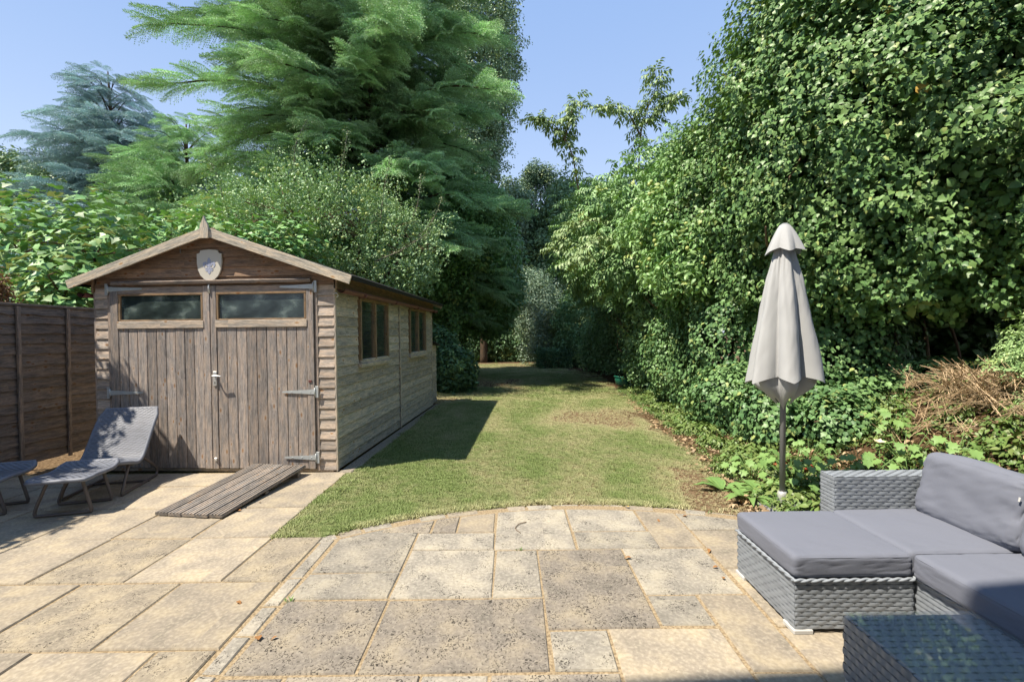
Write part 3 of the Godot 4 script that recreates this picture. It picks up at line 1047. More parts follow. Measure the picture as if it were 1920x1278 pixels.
# ---------------------------------------------------------------- fence
func build_fence() -> void:
	rng.seed = 90
	var panels := [[-2.95, -1.1], [-4.78, -2.95], [-6.62, -4.78], [-8.45, -6.62], [-10.3, -8.45]]
	for i in panels.size():
		var z0: float = panels[i][0]
		var z1: float = panels[i][1]
		var where: String = ["second panel towards the house, half out of the picture", "far end towards the house", "behind the loungers, running up to the garage", "hidden side of the garage, nearer part", "hidden side of the garage, farther part"][i]
		var f := thing("fence_panel", "dark brown waney-lap fence panel, " + where, "fence", Vector3(-5.9, 0, (z0 + z1) / 2), 0.0, "fence panels along the west side")
		var len := z1 - z0
		var y := 0.04
		while y < 1.86:
			var h := R(0.105, 0.150)
			var st := tool()
			var off := Vector2(R(0, 1), R(0, 1))
			var n := 14
			var ph := R(0, 50)
			for k in n:
				var a := -len / 2 + len * k / n
				var b := -len / 2 + len * (k + 1) / n
				var wa := 0.012 * noise.get_noise_2d(a * 60 + ph, y * 90) * 2.0
				var wb := 0.012 * noise.get_noise_2d(b * 60 + ph, y * 90) * 2.0
				var p := [Vector3(0.030, wa, -a), Vector3(0.030, wb, -b), Vector3(0.006, h + 0.02, -b), Vector3(0.006, h + 0.02, -a)]
				var q := [Vector3(0.010, wa, -a), Vector3(0.010, wb, -b), Vector3(0.000, h + 0.02, -b), Vector3(0.000, h + 0.02, -a)]
				poly_face(st, [p[0], p[3], p[2], p[1]], Transform3D(), 2, off)
				poly_face(st, q, Transform3D(), 2, off)
				poly_face(st, [p[0], p[1], q[1], q[0]], Transform3D(), 2, off)
			part("slat", done(st), M["fence_wood_%d" % (rng.randi() % 4)], f, at(0, y, 0, Vector3(R(-0.006, 0.006), 0, 0)))
			y += h
		part("cap_rail", box(Vector3(0.05, 0.03, len), 0.004), M.fence_wood_3, f, at(0.01, 1.965, 0))
		for k in 4:
			part("batten", box(Vector3(0.028, 1.93, 0.042), 0.004), M.batten_wood, f, at(0.044, 0.975, len * (0.49 - 0.325 * k) , Vector3(R(-0.008, 0.008), 0, 0)))


# ---------------------------------------------------------------- ramp
func build_ramp() -> void:
	rng.seed = 61
	var r := thing("timber_ramp", "grooved grey timber ramp leading up to the garage doors", "ramp", Vector3(-2.805, 0, -3.89), -8.0)
	var up := atan2(0.075, 1.2)
	for i in 5:
		var st := tool()
		var w := 0.122
		var l := 1.22 + R(-0.015, 0.015)
		var prof := PackedVector2Array()
		prof.append(Vector2(-w / 2, 0))
		for g in 4:
			var c := -w / 2 + w * (g + 0.5) / 4
			prof.append_array(PackedVector2Array([Vector2(c - 0.012, 0.028), Vector2(c + 0.008, 0.028), Vector2(c + 0.010, 0.016), Vector2(c + 0.0145, 0.016)]))
		prof.append(Vector2(w / 2, 0))
		prof[1] = Vector2(-w / 2, 0.024)
		add_prism(st, prof, 0, -l, Transform3D(), 2, Vector2(R(0, 1), R(0, 1)))
		part("ramp_plank", done(st), M["ramp_wood_%d" % (i % 4)], r, at((i - 2) * 0.130, 0.008, R(-0.01, 0.01), Vector3(up, R(-0.004, 0.004), 0)))
	part("bearer", box(Vector3(0.62, 0.055, 0.05), 0.004), M.ramp_wood_0, r, at(0, 0.043, -1.12))
	part("bearer", box(Vector3(0.62, 0.026, 0.05), 0.004), M.ramp_wood_1, r, at(0, 0.018, -0.6))


# ---------------------------------------------------------------- rattan furniture
func flat(origin: Vector3, ax: Vector3, bx: Vector3) -> Callable:
	var n := ax.cross(bx).normalized()
	return func(a: float, b: float, lift: float) -> Vector3: return origin + ax * a + bx * b + n * lift


func braid(parent: Node3D, pts: Array, m: Material) -> void:
	# plaited rim: two strands wound round one another
	for s in 2:
		var path := []
		for i in pts.size() - 1:
			var a: Vector3 = pts[i]
			var b: Vector3 = pts[i + 1]
			var d := (b - a).normalized()
			var side := d.cross(Vector3.UP).normalized()
			var steps := int(a.distance_to(b) / 0.012)
			for k in steps:
				var p := a.lerp(b, float(k) / steps)
				var t := TAU * (a.distance_to(p) / 0.11) + PI * s
				path.append(p + (side * cos(t) + Vector3.UP * sin(t)) * 0.0045)
		var st := tool(true)
		st.set_color(Color.WHITE)
		add_tube(st, path, 0.0068, 0.0068, 6)
		part("braided_rim", done(st), m, parent)


# woven box standing on y0, open at the bottom; faces: list of west, south, east, north, top
func wicker_box(parent: Node3D, lo: Vector3, hi: Vector3, faces: Array, m: Material, back: Material, seg := 0.066, row := 0.0235) -> void:
	part("inner_frame", box(hi - lo - Vector3(0.008, 0.002, 0.008), 0.008), back, parent, at((lo.x + hi.x) / 2, (lo.y + hi.y) / 2 - 0.004, (lo.z + hi.z) / 2))
	var d := hi - lo
	for f in faces:
		var st := tool(true)
		if f == "south": add_weave(st, flat(Vector3(lo.x, lo.y, hi.z), Vector3.RIGHT, Vector3.UP), d.x, d.y, seg, row, 0.005)
		elif f == "west": add_weave(st, flat(Vector3(lo.x, lo.y, lo.z), Vector3.BACK, Vector3.UP), d.z, d.y, seg, row, 0.005)
		elif f == "east": add_weave(st, flat(Vector3(hi.x, lo.y, hi.z), Vector3.FORWARD, Vector3.UP), d.z, d.y, seg, row, 0.005)
		elif f == "north": add_weave(st, flat(Vector3(hi.x, lo.y, lo.z), Vector3.LEFT, Vector3.UP), d.x, d.y, seg, row, 0.005)
		elif f == "top": add_weave(st, flat(Vector3(lo.x, hi.y, hi.z), Vector3.RIGHT, Vector3.FORWARD), d.x, d.z, seg, row, 0.005)
		stuff_part("woven_side" if f != "top" else "woven_top", done(st), m, parent)


func feet(parent: Node3D, spots: Array) -> void:
	for p in spots:
		part("foot", box(Vector3(0.10, 0.024, 0.10), 0.004), M.foot_plastic, parent, at(p[0], 0.012, p[1]))


func piping(parent: Node3D, hx: float, hz: float, y: float, r: float) -> void:
	var path := []
	for c in [[1, 1, 0.0], [-1, 1, PI / 2], [-1, -1, PI], [1, -1, PI * 1.5]]:
		for k in 5:
			var t: float = c[2] + PI / 2 * k / 4.0
			path.append(Vector3(c[0] * (hx - r) + cos(t) * r, y + 0.003 * noise.get_noise_1d(path.size() * 9.0), c[1] * (hz - r) + sin(t) * r))
	path.append(path[0])
	part("piping", tube(path, 0.0042, -1.0, 6), M.cushion_cloth, parent)


func build_sofa() -> void:
	rng.seed = 12
	# ottoman
	var o := thing("rattan_ottoman", "square grey rattan ottoman at the free end of the sofa", "ottoman", Vector3(1.725, 0.0, -2.585))
	wicker_box(o, Vector3(-0.30, 0.024, -0.295), Vector3(0.305, 0.272, 0.29), ["west", "south", "east", "north", "top"], M.wicker_grey, M.wicker_back)
	braid(o, [Vector3(-0.305, 0.276, -0.30), Vector3(-0.305, 0.276, 0.296), Vector3(0.31, 0.276, 0.296), Vector3(0.31, 0.276, -0.30), Vector3(-0.305, 0.276, -0.30)], M.wicker_grey)
	feet(o, [[-0.26, 0.25], [-0.26, -0.255], [0.26, 0.25], [0.26, -0.255]])
	var c := thing("seat_cushion", "thick grey seat cushion lying on the ottoman", "cushion", Vector3(1.725, 0.282, -2.59), 0, "seat cushions")
	part("cover", cushion(Vector3(0.615, 0.118, 0.60), 0.028, 0.014, 0.0030, 1.0), M.cushion_cloth, c)
	for y in [0.016, 0.104]: piping(c, 0.301, 0.293, y, 0.03)
	# sofa base, arm, back
	var s := thing("rattan_sofa", "grey rattan corner sofa with a low square arm", "sofa", Vector3(0, 0, 0))
	wicker_box(s, Vector3(2.05, 0.024, -2.875), Vector3(2.66, 0.27, -0.60), ["west", "south"], M.wicker_grey, M.wicker_back)
	wicker_box(s, Vector3(2.045, 0.024, -3.015), Vector3(2.80, 0.61, -2.882), ["west", "south", "north", "top"], M.wicker_grey, M.wicker_back)
	wicker_box(s, Vector3(2.66, 0.024, -2.88), Vector3(2.80, 0.61, -0.60), ["west", "north", "east", "top"], M.wicker_grey, M.wicker_back, 0.08, 0.03)
	braid(s, [Vector3(2.046, 0.274, -2.88), Vector3(2.046, 0.274, -0.60)], M.wicker_grey)
	feet(s, [[2.09, -2.97], [2.09, -2.35], [2.09, -1.75], [2.09, -0.7], [2.75, -2.97]])
	for i in 4:
		var z := -2.585 + i * 0.585
		var q := thing("seat_cushion", ["grey seat cushion beside the sofa arm, fully in the sun", "grey seat cushion behind the glass table, half in house shadow", "grey seat cushion at the picture edge, in house shadow", "grey seat cushion nearest the house, in shadow"][i], "cushion", Vector3(2.33, 0.285, z), 0, "seat cushions")
		part("cover", cushion(Vector3(0.64, 0.128, 0.58), 0.03, 0.012, 0.0035, 3.0 + i * 7), M.cushion_cloth, q)
		for y in [0.016, 0.114]: piping(q, 0.313, 0.283, y, 0.03)
		var b := thing("back_cushion", ["grey back cushion leaning at the arm end of the sofa", "grey back cushion second from the arm, cut by the picture edge", "grey back cushion third from the arm", "grey back cushion nearest the house"][i], "cushion", Vector3(2.565, 0.40, z + 0.03), 0, "back cushions")
		b.rotation.z = deg_to_rad(-13)
		part("cover", cushion(Vector3(0.16, 0.385, 0.60), 0.062, 0.016, 0.010, 31.0 + i * 13), M.cushion_cloth, b)
		part("piping", tube(curve_pts([Vector3(-0.02, 0.02, 0.302), Vector3(-0.035, 0.18, 0.308), Vector3(-0.02, 0.36, 0.300), Vector3(0.03, 0.382, 0.29)], 6), 0.004), M.cushion_cloth, b)
		part("care_tag", box(Vector3(0.002, 0.022, 0.008), 0.0005), M.foot_plastic, b, at(-0.083, 0.27, 0.28, Vector3(0, 0.5, 0)))
	# table
	var t := thing("rattan_table", "low dark rattan table with a glass top in front of the sofa", "table", Vector3(1.72, 0, -1.48))
	wicker_box(t, Vector3(-0.28, 0.024, -0.495), Vector3(0.28, 0.292, 0.495), ["west", "north", "east", "south", "top"], M.wicker_dark, M.wicker_back, 0.045, 0.034)
	part("glass_top", box(Vector3(0.565, 0.006, 0.995), 0.002), M.table_glass, t, at(0, 0.306, 0))
	feet(t, [[-0.23, 0.44], [-0.23, -0.44], [0.23, 0.44], [0.23, -0.44]])


func build_parasol() -> void:
	rng.seed = 8
	var u := thing("parasol", "closed pale grey garden parasol standing behind the ottoman", "parasol", Vector3(2.375, 0, -4.0))
	part("pole", tube([Vector3(0, 0.06, 0), Vector3(0.012, 1.2, 0), Vector3(0.03, 2.46, 0)], 0.024, 0.024, 14), M.pole, u)
	part("pole_socket", lathe([Vector2(0.0, 0.13), Vector2(0.034, 0.13), Vector2(0.038, 0.10), Vector2(0.036, 0.0), Vector2(0, 0)], 16), M.handle_metal, u)
	part("base_plate", lathe([Vector2(0.0, 0.05), Vector2(0.10, 0.045), Vector2(0.22, 0.02), Vector2(0.23, 0.0), Vector2(0, 0)], 24), M.pole, u)
	part("finial_cap", lathe([Vector2(0.0, 0.025), Vector2(0.02, 0.022), Vector2(0.042, 0.006), Vector2(0.042, 0.0), Vector2(0, 0)], 16), M.wicker_back, u, at(0.03, 2.465, 0))
	# canopy: eight folds hanging round the pole
	var st := tool(true)
	var ny := 30
	var nt := 96
	var g := []
	for j in ny + 1:
		var t := float(j) / ny
		var row := []
		for i in nt + 1:
			var th := TAU * i / nt
			var fold := absf(fposmod(th * 6.0 / TAU + 0.25, 1.0) * 2.0 - 1.0)
			var deep := lerpf(0.12, 0.50, t)
			var r := lerpf(0.055, 0.325, pow(t, 0.85)) * (1.0 - deep * pow(1.0 - fold, 1.6))
			r *= 1.0 + 0.06 * noise.get_noise_2d(th * 9.0, t * 26.0)
			r += 0.010 * fine.get_noise_2d(th * 26.0, t * 14.0) + 0.004 * fine.get_noise_2d(th * 60.0, t * 60.0)
			var y := lerpf(2.33, 1.13, t) - 0.05 * t * t * t * pow(fold, 1.5) + 0.03 * sin(th) * t
			row.append(Vector3(0.02 + r * cos(th), y, r * 0.9 * sin(th)))
		g.append(row)
	for j in ny:
		for i in nt:
			quad(st, g[j][i], g[j][i + 1], g[j + 1][i + 1], g[j + 1][i])
	part("canopy", done(st), M.canvas, u)
	# the hem, tucked under and gathered to the pole
	st = tool(true)
	var h := []
	for j in 9:
		var t := j / 8.0
		var row := []
		for i in nt + 1:
			var th := TAU * i / nt
			var a: Vector3 = g[ny - 1][i] * Vector3(0.84, 1, 0.84)
			var fold := absf(fposmod(th * 6.0 / TAU + 0.45, 1.0) * 2.0 - 1.0)
			var b := Vector3(0.015 + cos(th) * (0.03 + 0.09 * fold), 0.865 + 0.12 * fold + 0.02 * sin(th * 2.0), sin(th) * (0.03 + 0.09 * fold))
			var p := a.lerp(b, t)
			var bow := sin(PI * t) * (0.03 + 0.03 * fold)
			row.append(p * Vector3(0.985, 1, 0.985) + Vector3(cos(th) * bow, 0, sin(th) * bow * 0.9))
		h.append(row)
	for j in 8:
		for i in nt:
			quad(st, h[j][i], h[j][i + 1], h[j + 1][i + 1], h[j + 1][i])
	part("gathered_hem", done(st), M.canvas, u)
	# wind vent over the top
	st = tool(true)
	var v := []
	for j in 9:
		var t := j / 8.0
		var row := []
		for i in nt + 1:
			var th := TAU * i / nt
			var fold := absf(fposmod(th * 6.0 / TAU + 0.2, 1.0) * 2.0 - 1.0)
			var r := lerpf(0.040, 0.165, pow(t, 0.9)) * (1.0 - 0.30 * t * (1.0 - fold))
			row.append(Vector3(0.028 + r * cos(th), 2.472 - 0.215 * t - 0.03 * t * t * fold + 0.008 * sin(th * 3.0) * t, r * sin(th)))
		v.append(row)
	for j in 8:
		for i in nt:
			quad(st, v[j][i], v[j][i + 1], v[j + 1][i + 1], v[j + 1][i])
	part("wind_vent", done(st), M.canvas, u)


func profile_at(prof: Array, s: float) -> Vector2:
	var left := s
	for i in prof.size() - 1:
		var l: float = prof[i].distance_to(prof[i + 1])
		if left <= l or i == prof.size() - 2: return prof[i].lerp(prof[i + 1], minf(1.0, left / l))
		left -= l
	return prof[-1]


func woven_seat(parent: Node3D, ctrl: Array, width: float, called: String) -> void:
	var c3 := []
	for p in ctrl: c3.append(Vector3(0, p[1], p[0]))
	var prof := []
	for p in curve_pts(c3, 8): prof.append(Vector2(p.z, p.y))
	var total := 0.0
	for i in prof.size() - 1: total += prof[i].distance_to(prof[i + 1])
	var f := func(a: float, b: float, lift: float) -> Vector3:
		var p := profile_at(prof, b)
		var q := profile_at(prof, minf(total, b + 0.02)) - profile_at(prof, maxf(0.0, b - 0.02))
		q = q.normalized()
		var taper := 1.0 - 0.10 * smoothstep(total * 0.88, total, b) - 0.10 * smoothstep(total * 0.12, 0.0, b)
		return Vector3((a - width / 2) * taper, p.y - q.x * lift, p.x + q.y * lift)
	var st := tool(true)
	add_weave(st, f, width, total, 0.05, 0.021, 0.0045, 0.16)
	stuff_part(called, done(st), M.wicker_light, parent)
	# the shell under the weave, with a rolled edge
	st = tool(true)
	var n := 40
	for i in n:
		var b0 := total * i / n
		var b1 := total * (i + 1) / n
		quad(st, f.call(0.0, b0, -0.002), f.call(width, b0, -0.002), f.call(width, b1, -0.002), f.call(0.0, b1, -0.002))
		quad(st, f.call(0.0, b0, -0.030), f.call(width, b0, -0.030), f.call(width, b1, -0.030), f.call(0.0, b1, -0.030))
	var shell := part("shell", done(st), M.wicker_light_back, parent)
	var rim := []
	for i in n + 1: rim.append(f.call(0.0, total * i / n, -0.014))
	for i in 9: rim.append(f.call(width * (i + 1) / 9.0, total, -0.014))
	for i in n: rim.append(f.call(width, total * (1.0 - (i + 1.0) / n), -0.014))
	for i in 9: rim.append(f.call(width * (1.0 - (i + 1) / 9.0), 0.0, -0.014))
	st = tool(true)
	st.set_color(Color.WHITE)
	add_tube(st, rim, 0.019, 0.019, 8)
	part("rolled_edge", done(st), M.wicker_light, shell)


func build_loungers() -> void:
	rng.seed = 55
	var ch := thing("lounge_chair", "low woven lounge chair with a tall raked back, against the garage door", "lounge chair", Vector3(-4.14, 0, -4.62), 14.0)
	woven_seat(ch, [[0.27, 0.345], [0.14, 0.315], [0.02, 0.285], [-0.07, 0.31], [-0.16, 0.41], [-0.30, 0.60], [-0.45, 0.77]], 0.53, "woven_seat")
	for s in [-1.0, 1.0]:
		part("sled_leg", tube(curve_pts([Vector3(s * 0.225, 0.28, 0.08), Vector3(s * 0.245, 0.10, 0.22), Vector3(s * 0.245, 0.02, 0.25), Vector3(s * 0.245, 0.016, 0.18), Vector3(s * 0.245, 0.016, -0.30), Vector3(s * 0.245, 0.03, -0.40), Vector3(s * 0.245, 0.12, -0.38), Vector3(s * 0.225, 0.31, -0.12)], 5), 0.014), M.tube_paint, ch)
	part("cross_tube", tube([Vector3(-0.27, 0.016, -0.2), Vector3(0.27, 0.016, -0.2)], 0.012), M.tube_paint, ch)
	part("cross_tube", tube([Vector3(-0.25, 0.26, 0.05), Vector3(0.25, 0.26, 0.05)], 0.012), M.tube_paint, ch)
	for k in 2:
		var st := thing("lounge_footstool", ["woven footstool set in front of the lounge chair, in the sun", "woven footstool at the picture's left edge, mostly shaded"][k], "footstool", [Vector3(-4.00, 0, -4.13), Vector3(-4.74, 0, -4.08)][k], [16.0, 20.0][k], "woven footstools")
		woven_seat(st, [[0.255, 0.335], [0.15, 0.345], [0.0, 0.335], [-0.14, 0.335], [-0.25, 0.375]], 0.45, "woven_top")
		for z in [0.14, -0.17]:
			part("sled_leg", tube(curve_pts([Vector3(-0.12, 0.31, z), Vector3(-0.19, 0.09, z + 0.03), Vector3(-0.20, 0.025, z + 0.03), Vector3(-0.16, 0.014, z + 0.03), Vector3(0.16, 0.014, z + 0.03), Vector3(0.20, 0.025, z + 0.03), Vector3(0.19, 0.09, z + 0.03), Vector3(0.12, 0.31, z)], 5), 0.0135), M.tube_paint, st)
		part("cross_tube", tube([Vector3(-0.12, 0.305, 0.14), Vector3(-0.12, 0.305, -0.17)], 0.011), M.tube_paint, st)
		part("cross_tube", tube([Vector3(0.12, 0.305, 0.14), Vector3(0.12, 0.305, -0.17)], 0.011), M.tube_paint, st)


func build_house() -> void:
	# the house behind the viewer: it throws the shadow at the bottom of the picture
	var h := thing("house", "white rendered house behind the viewer whose eaves shade the patio edge", "house", Vector3(0, 0, 0.16), 3.3)
	part("wall", box(Vector3(11.6, 7.6, 0.3), 0.01), M.render, h, at(0.7, 3.8, 0.35))
	part("wall", box(Vector3(0.3, 7.6, 7.5), 0.01), M.render, h, at(-4.95, 3.8, 4.2))
	var st := tool()
	add_prism(st, PackedVector2Array([Vector2(0, 0), Vector2(4.6, 2.0), Vector2(9.2, 0), Vector2(9.2, -0.15), Vector2(0, -0.15)]), -5.4, 6.8, Transform3D(Basis(Vector3(0, 0, 1), Vector3(0, 1, 0), Vector3(1, 0, 0)), Vector3(0, 7.85, -0.25)), 0)
	part("roof", done(st), M.roof_tile, h)
	part("door", box(Vector3(2.4, 2.15, 0.08), 0.01), M.white_frame, h, at(0.1, 1.08, 0.18))
	part("door_pane", box(Vector3(2.1, 1.9, 0.02), 0.004), M.dusty_glass, h, at(0.1, 1.1, 0.13))


func build_small_things() -> void:
	rng.seed = 19
	var tub := thing("garden_tub", "green plastic tub lying tipped at the foot of the hedge", "tub", Vector3(3.12, 0.03, -13.0), 25.0)
	tub.rotation.z = deg_to_rad(-14)
	part("bowl", lathe([Vector2(0.0, 0.02), Vector2(0.17, 0.02), Vector2(0.235, 0.20), Vector2(0.255, 0.235), Vector2(0.24, 0.24), Vector2(0.22, 0.20), Vector2(0.16, 0.04), Vector2(0, 0.035)], 28), M.green_plastic, tub)
	part("rim", lathe([Vector2(0.245, 0.225), Vector2(0.268, 0.225), Vector2(0.268, 0.245), Vector2(0.24, 0.248)], 28), M.green_plastic, tub)
	# red rim of a half hidden pot
	var pot := thing("sunken_pot", "red plastic pot rim half hidden by leaves under the parasol", "pot", Vector3(3.05, 0.02, -4.95))
	part("pot_rim", lathe([Vector2(0.17, 0.0), Vector2(0.185, 0.06), Vector2(0.20, 0.06), Vector2(0.20, 0.085), Vector2(0.175, 0.085), Vector2(0.155, 0.0)], 24), M.red_plastic, pot)
	# fallen leaves and a twig on the flags
	var lm := leaf_simple(0.055, 0.032, 0.25, 0.35)
	var spots := [Vector3(-1.30, 0.004, -2.28), Vector3(-1.22, 0.004, -2.31), Vector3(-1.62, 0.004, -2.62), Vector3(1.02, 0.004, -3.99), Vector3(1.38, 0.004, -3.2), Vector3(1.33, 0.004, -2.95), Vector3(1.30, 0.004, -2.80), Vector3(0.80, 0.004, -3.08), Vector3(-2.42, 0.004, -4.02), Vector3(-2.36, 0.004, -4.2), Vector3(1.45, 0.004, -3.78), Vector3(1.18, 0.004, -3.72)]
	var says := ["curled brown leaf on the dark flag by the divider", "second curled brown leaf by the dividing strip", "pale brown leaf fragment on a plain western flag", "yellowed leaf at the curved lawn edge", "brown leaf crumb on the joint west of the ottoman", "dry leaf crumb between ottoman and grass", "dark leaf crumb close to the ottoman's foot", "small reddish leaf at a slab corner", "brown leaf against the ramp's lower edge", "brown leaf tucked along the ramp's side", "dry leaf on the edging behind the ottoman", "small dark crumb on a pale flag near the lawn"]
	for i in spots.size():
		var o := part(numbered("fallen_leaf"), lm, M.yellow_leaf if i == 3 else M.dead_leaf, self, Transform3D(Basis.from_euler(Vector3(R(-0.15, 0.15), R(0, TAU), R(-0.2, 0.2))).scaled(Vector3.ONE * R(0.6, 1.1)), spots[i] + Vector3(0, 0.006, 0)))
		tag(o, says[i], "leaf", "leaves fallen on the patio")
	for i in 3:
		var w := part(numbered("joint_weed"), grass_mesh(0.03, 70 + i), M.fig_leaf_1, self, Transform3D(Basis().scaled(Vector3(1.6, 0.9, 0.8)), [Vector3(0.03, -0.004, -3.235), Vector3(1.68, -0.004, -3.86), Vector3(-1.32, -0.004, -2.63)][i]))
		tag(w, ["small grass tuft in the joint of the pale slabs", "small weed at the lawn edge behind the ottoman", "tiny weed in the joint beside the dividing strip"][i], "weed", "weeds in the patio joints")
	var tw := part(numbered("twig"), tube(curve_pts([Vector3(0.10, 0.006, -3.70), Vector3(0.04, 0.008, -3.66), Vector3(0.01, 0.006, -3.58), Vector3(0.05, 0.005, -3.50)], 5), 0.004, 0.002, 5), M.twig_brown, self)
	tag(tw, "thin curved dark twig on the pale slab by the lawn", "twig")


# ---------------------------------------------------------------- leaves
func leaf_simple(l: float, w: float, fold := 0.2, curl := 0.2) -> ArrayMesh:
	# lies in xz, tip towards +z, midrib sunk
	var st := tool(true)
	var b := Vector3.ZERO
	var m0 := Vector3(0, 0.0, l * 0.35)
	var m1 := Vector3(0, -curl * l * 0.25, l * 0.7)
	var t := Vector3(0, -curl * l, l)
	for s in [-1.0, 1.0]:
		var e0 := Vector3(s * w * 0.5, fold * w * 0.5, l * 0.35)
		var e1 := Vector3(s * w * 0.38, fold * w * 0.4 - curl * l * 0.25, l * 0.68)
		if s < 0:
			tri(st, b, e0, m0); tri(st, m0, e0, e1); tri(st, m0, e1, m1); tri(st, m1, e1, t)
		else:
			tri(st, b, m0, e0); tri(st, m0, e1, e0); tri(st, m0, m1, e1); tri(st, m1, t, e1)
	return done(st)


func leaf_lobed(l: float, radii: Array, fold := 0.15, curl := 0.2) -> ArrayMesh:
	# fan round a point near the base; radii run from the base round one side to the tip
	var st := tool(true)
	var n := radii.size() - 1
	var mid := Vector3(0, 0, l * 0.35)
	var rim := []
	for s in [-1.0, 1.0]:
		var side := []
		for i in n + 1:
			var a := PI * (1.0 - float(i) / n)
			var r: float = radii[i] * l
			var x: float = sin(a) * r * s
			var z := l * 0.35 + cos(a) * r
			side.append(Vector3(x, absf(x) * fold - curl * l * pow(maxf(0, z / l), 2), z))
		rim.append(side)
	for i in n:
		tri(st, mid, rim[0][i], rim[0][i + 1])
		tri(st, mid, rim[1][i + 1], rim[1][i])
	return done(st)


func leaf_basis(n: Vector3, d: Vector3, s: float) -> Basis:
	n = n.normalized()
	var z := d - n * d.dot(n)
	if z.length() < 0.01: z = n.cross(Vector3(0.3, 0.5, 0.8))
	z = z.normalized()
	return Basis(n.cross(z) * s, n * s, z * s)


func rnd_dir() -> Vector3:
	var z := R(-1, 1)
	var a := R(0, TAU)
	var q := sqrt(1 - z * z)
	return Vector3(q * cos(a), z, q * sin(a))


func append_leaf(st: SurfaceTool, m: ArrayMesh, b: Basis, p: Vector3) -> void:
	st.append_from(m, 0, Transform3D(b, p))


func clump(seed_at: int, n: int, radius: float, leaf: ArrayMesh, up: float, hang: float, lo := 0.7, hi := 1.15) -> ArrayMesh:
	rng.seed = seed_at
	var st := SurfaceTool.new()
	st.begin(Mesh.PRIMITIVE_TRIANGLES)
	for i in n:
		var d := rnd_dir()
		var p := d * radius * pow(rng.randf(), 0.4)
		var nn := (d * 0.5 + Vector3.UP * up + rnd_dir() * 0.6)
		var tip := d + Vector3.DOWN * hang + rnd_dir() * 0.4
		append_leaf(st, leaf, leaf_basis(nn, tip, R(lo, hi)), p)
	return st.commit()


func sprig(seed_at: int, n: int, length: float, leaf: ArrayMesh, hang: float) -> ArrayMesh:
	# a shoot along +z with leaves alternating on both sides
	rng.seed = seed_at
	var st := SurfaceTool.new()
	st.begin(Mesh.PRIMITIVE_TRIANGLES)
	for i in n:
		var t := (i + 1.0) / n
		var p := Vector3(0, -0.10 * length * t * t, length * t)
		var s := 1.0 if i % 2 else -1.0
		var tip := Vector3(s * R(0.6, 1.0), -hang * R(0.6, 1.3), R(0.4, 0.9))
		append_leaf(st, leaf, leaf_basis(Vector3(s * 0.2, 1.0, 0.1) + rnd_dir() * 0.35, tip, R(0.75, 1.1)), p)
	return st.commit()


# ---------------------------------------------------------------- crowns
# points spread through the outer part of a union of lumpy ellipsoids: [position, outward, depth]
func crown(ells: Array, n: int, depth: float, lump: float, scale := 22.0) -> Array:
	var out := []
	var area := []
	var total := 0.0
	for e in ells:
		var r: Vector3 = e[1]
		total += r.x * r.y + r.y * r.z + r.x * r.z
		area.append(total)
	var tries := 0
	while out.size() < n and tries < n * 5:
		tries += 1
		var pick := rng.randf() * total
		var k := 0
		while area[k] < pick: k += 1
		var c: Vector3 = ells[k][0]
		var r: Vector3 = ells[k][1]
		var d := rnd_dir()
		var g := 1.0 + lump * noise.get_noise_3d((c.x + d.x * r.x) * scale, (c.y + d.y * r.y) * scale, (c.z + d.z * r.z) * scale) * 1.6
		var t := pow(rng.randf(), 1.7) * depth
		var q := d * r * g
		var p := c + q * (1.0 - t / maxf(0.2, q.length()))
		var inside := false
		for m in ells.size():
			if m == k: continue
			var v: Vector3 = (p - ells[m][0]) / ells[m][1]
			if v.length() < 0.80:
				inside = true
				break
		if inside or p.y < 0.0: continue
		out.append([p, (d / r).normalized(), t])
	return out


func in_view(p: Vector3) -> bool:
	var d := -p.z
	return d > 0.5 and absf(p.x) < d * 1.12 and (p.y - 1.54) < d * 0.74 and (p.y - 1.54) > -d * 0.76


# leaves on crown points; as many as allowed of the largest in view become leaf parts of their own
func leafage(parent: Node3D, pts: Array, mesh: Mesh, m: Material, lo: float, hi: float, ca: Color, cb: Color, out_w: float, up_w: float, hang: float, singles := 0, single_mats := [], called := "foliage") -> void:
	var xfs := []
	var cols := []
	var order := []
	for i in pts.size():
		var p: Vector3 = pts[i][0]
		var n: Vector3 = pts[i][1]
		var nn := n * out_w + Vector3.UP * up_w + rnd_dir() * 0.55
		var tip := rnd_dir() * 0.8 + Vector3.DOWN * hang + n * 0.35
		var s := R(lo, hi)
		xfs.append(Transform3D(leaf_basis(nn, tip, s), p))
		var v := clampf(0.5 + 0.9 * noise.get_noise_3d(p.x * 30, p.y * 30, p.z * 30) + R(-0.35, 0.35), 0, 1)
		cols.append(ca.lerp(cb, v) * R(0.8, 1.2) * 1.7 * Color(0.93, 1.0, 1.3))
		if rng.randf() < 0.06: cols[-1] = cols[-1].lerp(Color(0.42, 0.48, 0.16), R(0.3, 0.8))
		if singles > 0 and in_view(p) and pts[i][2] < 0.12 and n.z > -0.1:
			order.append([s / maxf(0.5, -p.z), i])
	if singles > 0:
		order.sort_custom(func(a, b): return a[0] > b[0])
		var gone := {}
		for k in mini(singles, order.size()):
			var i: int = order[k][1]
			gone[i] = true
			part("leaf", mesh, M[single_mats[k % single_mats.size()]], parent, xfs[i])
		var x2 := []
		var c2 := []
		for i in xfs.size():
			if not gone.has(i):
				x2.append(xfs[i])
				c2.append(cols[i])
		xfs = x2
		cols = c2
	scatter(called, mesh, m, parent, xfs, cols)


func trunk(parent: Node3D, pts: Array, r0: float, r1: float, called := "trunk", m: Material = null) -> void:
	part(called, tube(curve_pts(pts, 5), r0, r1, 9), m if m else M.bark, parent)


func local(ells: Array, base: Vector3) -> Array:
	var out := []
	for e in ells: out.append([e[0] - base, e[1]])
	return out


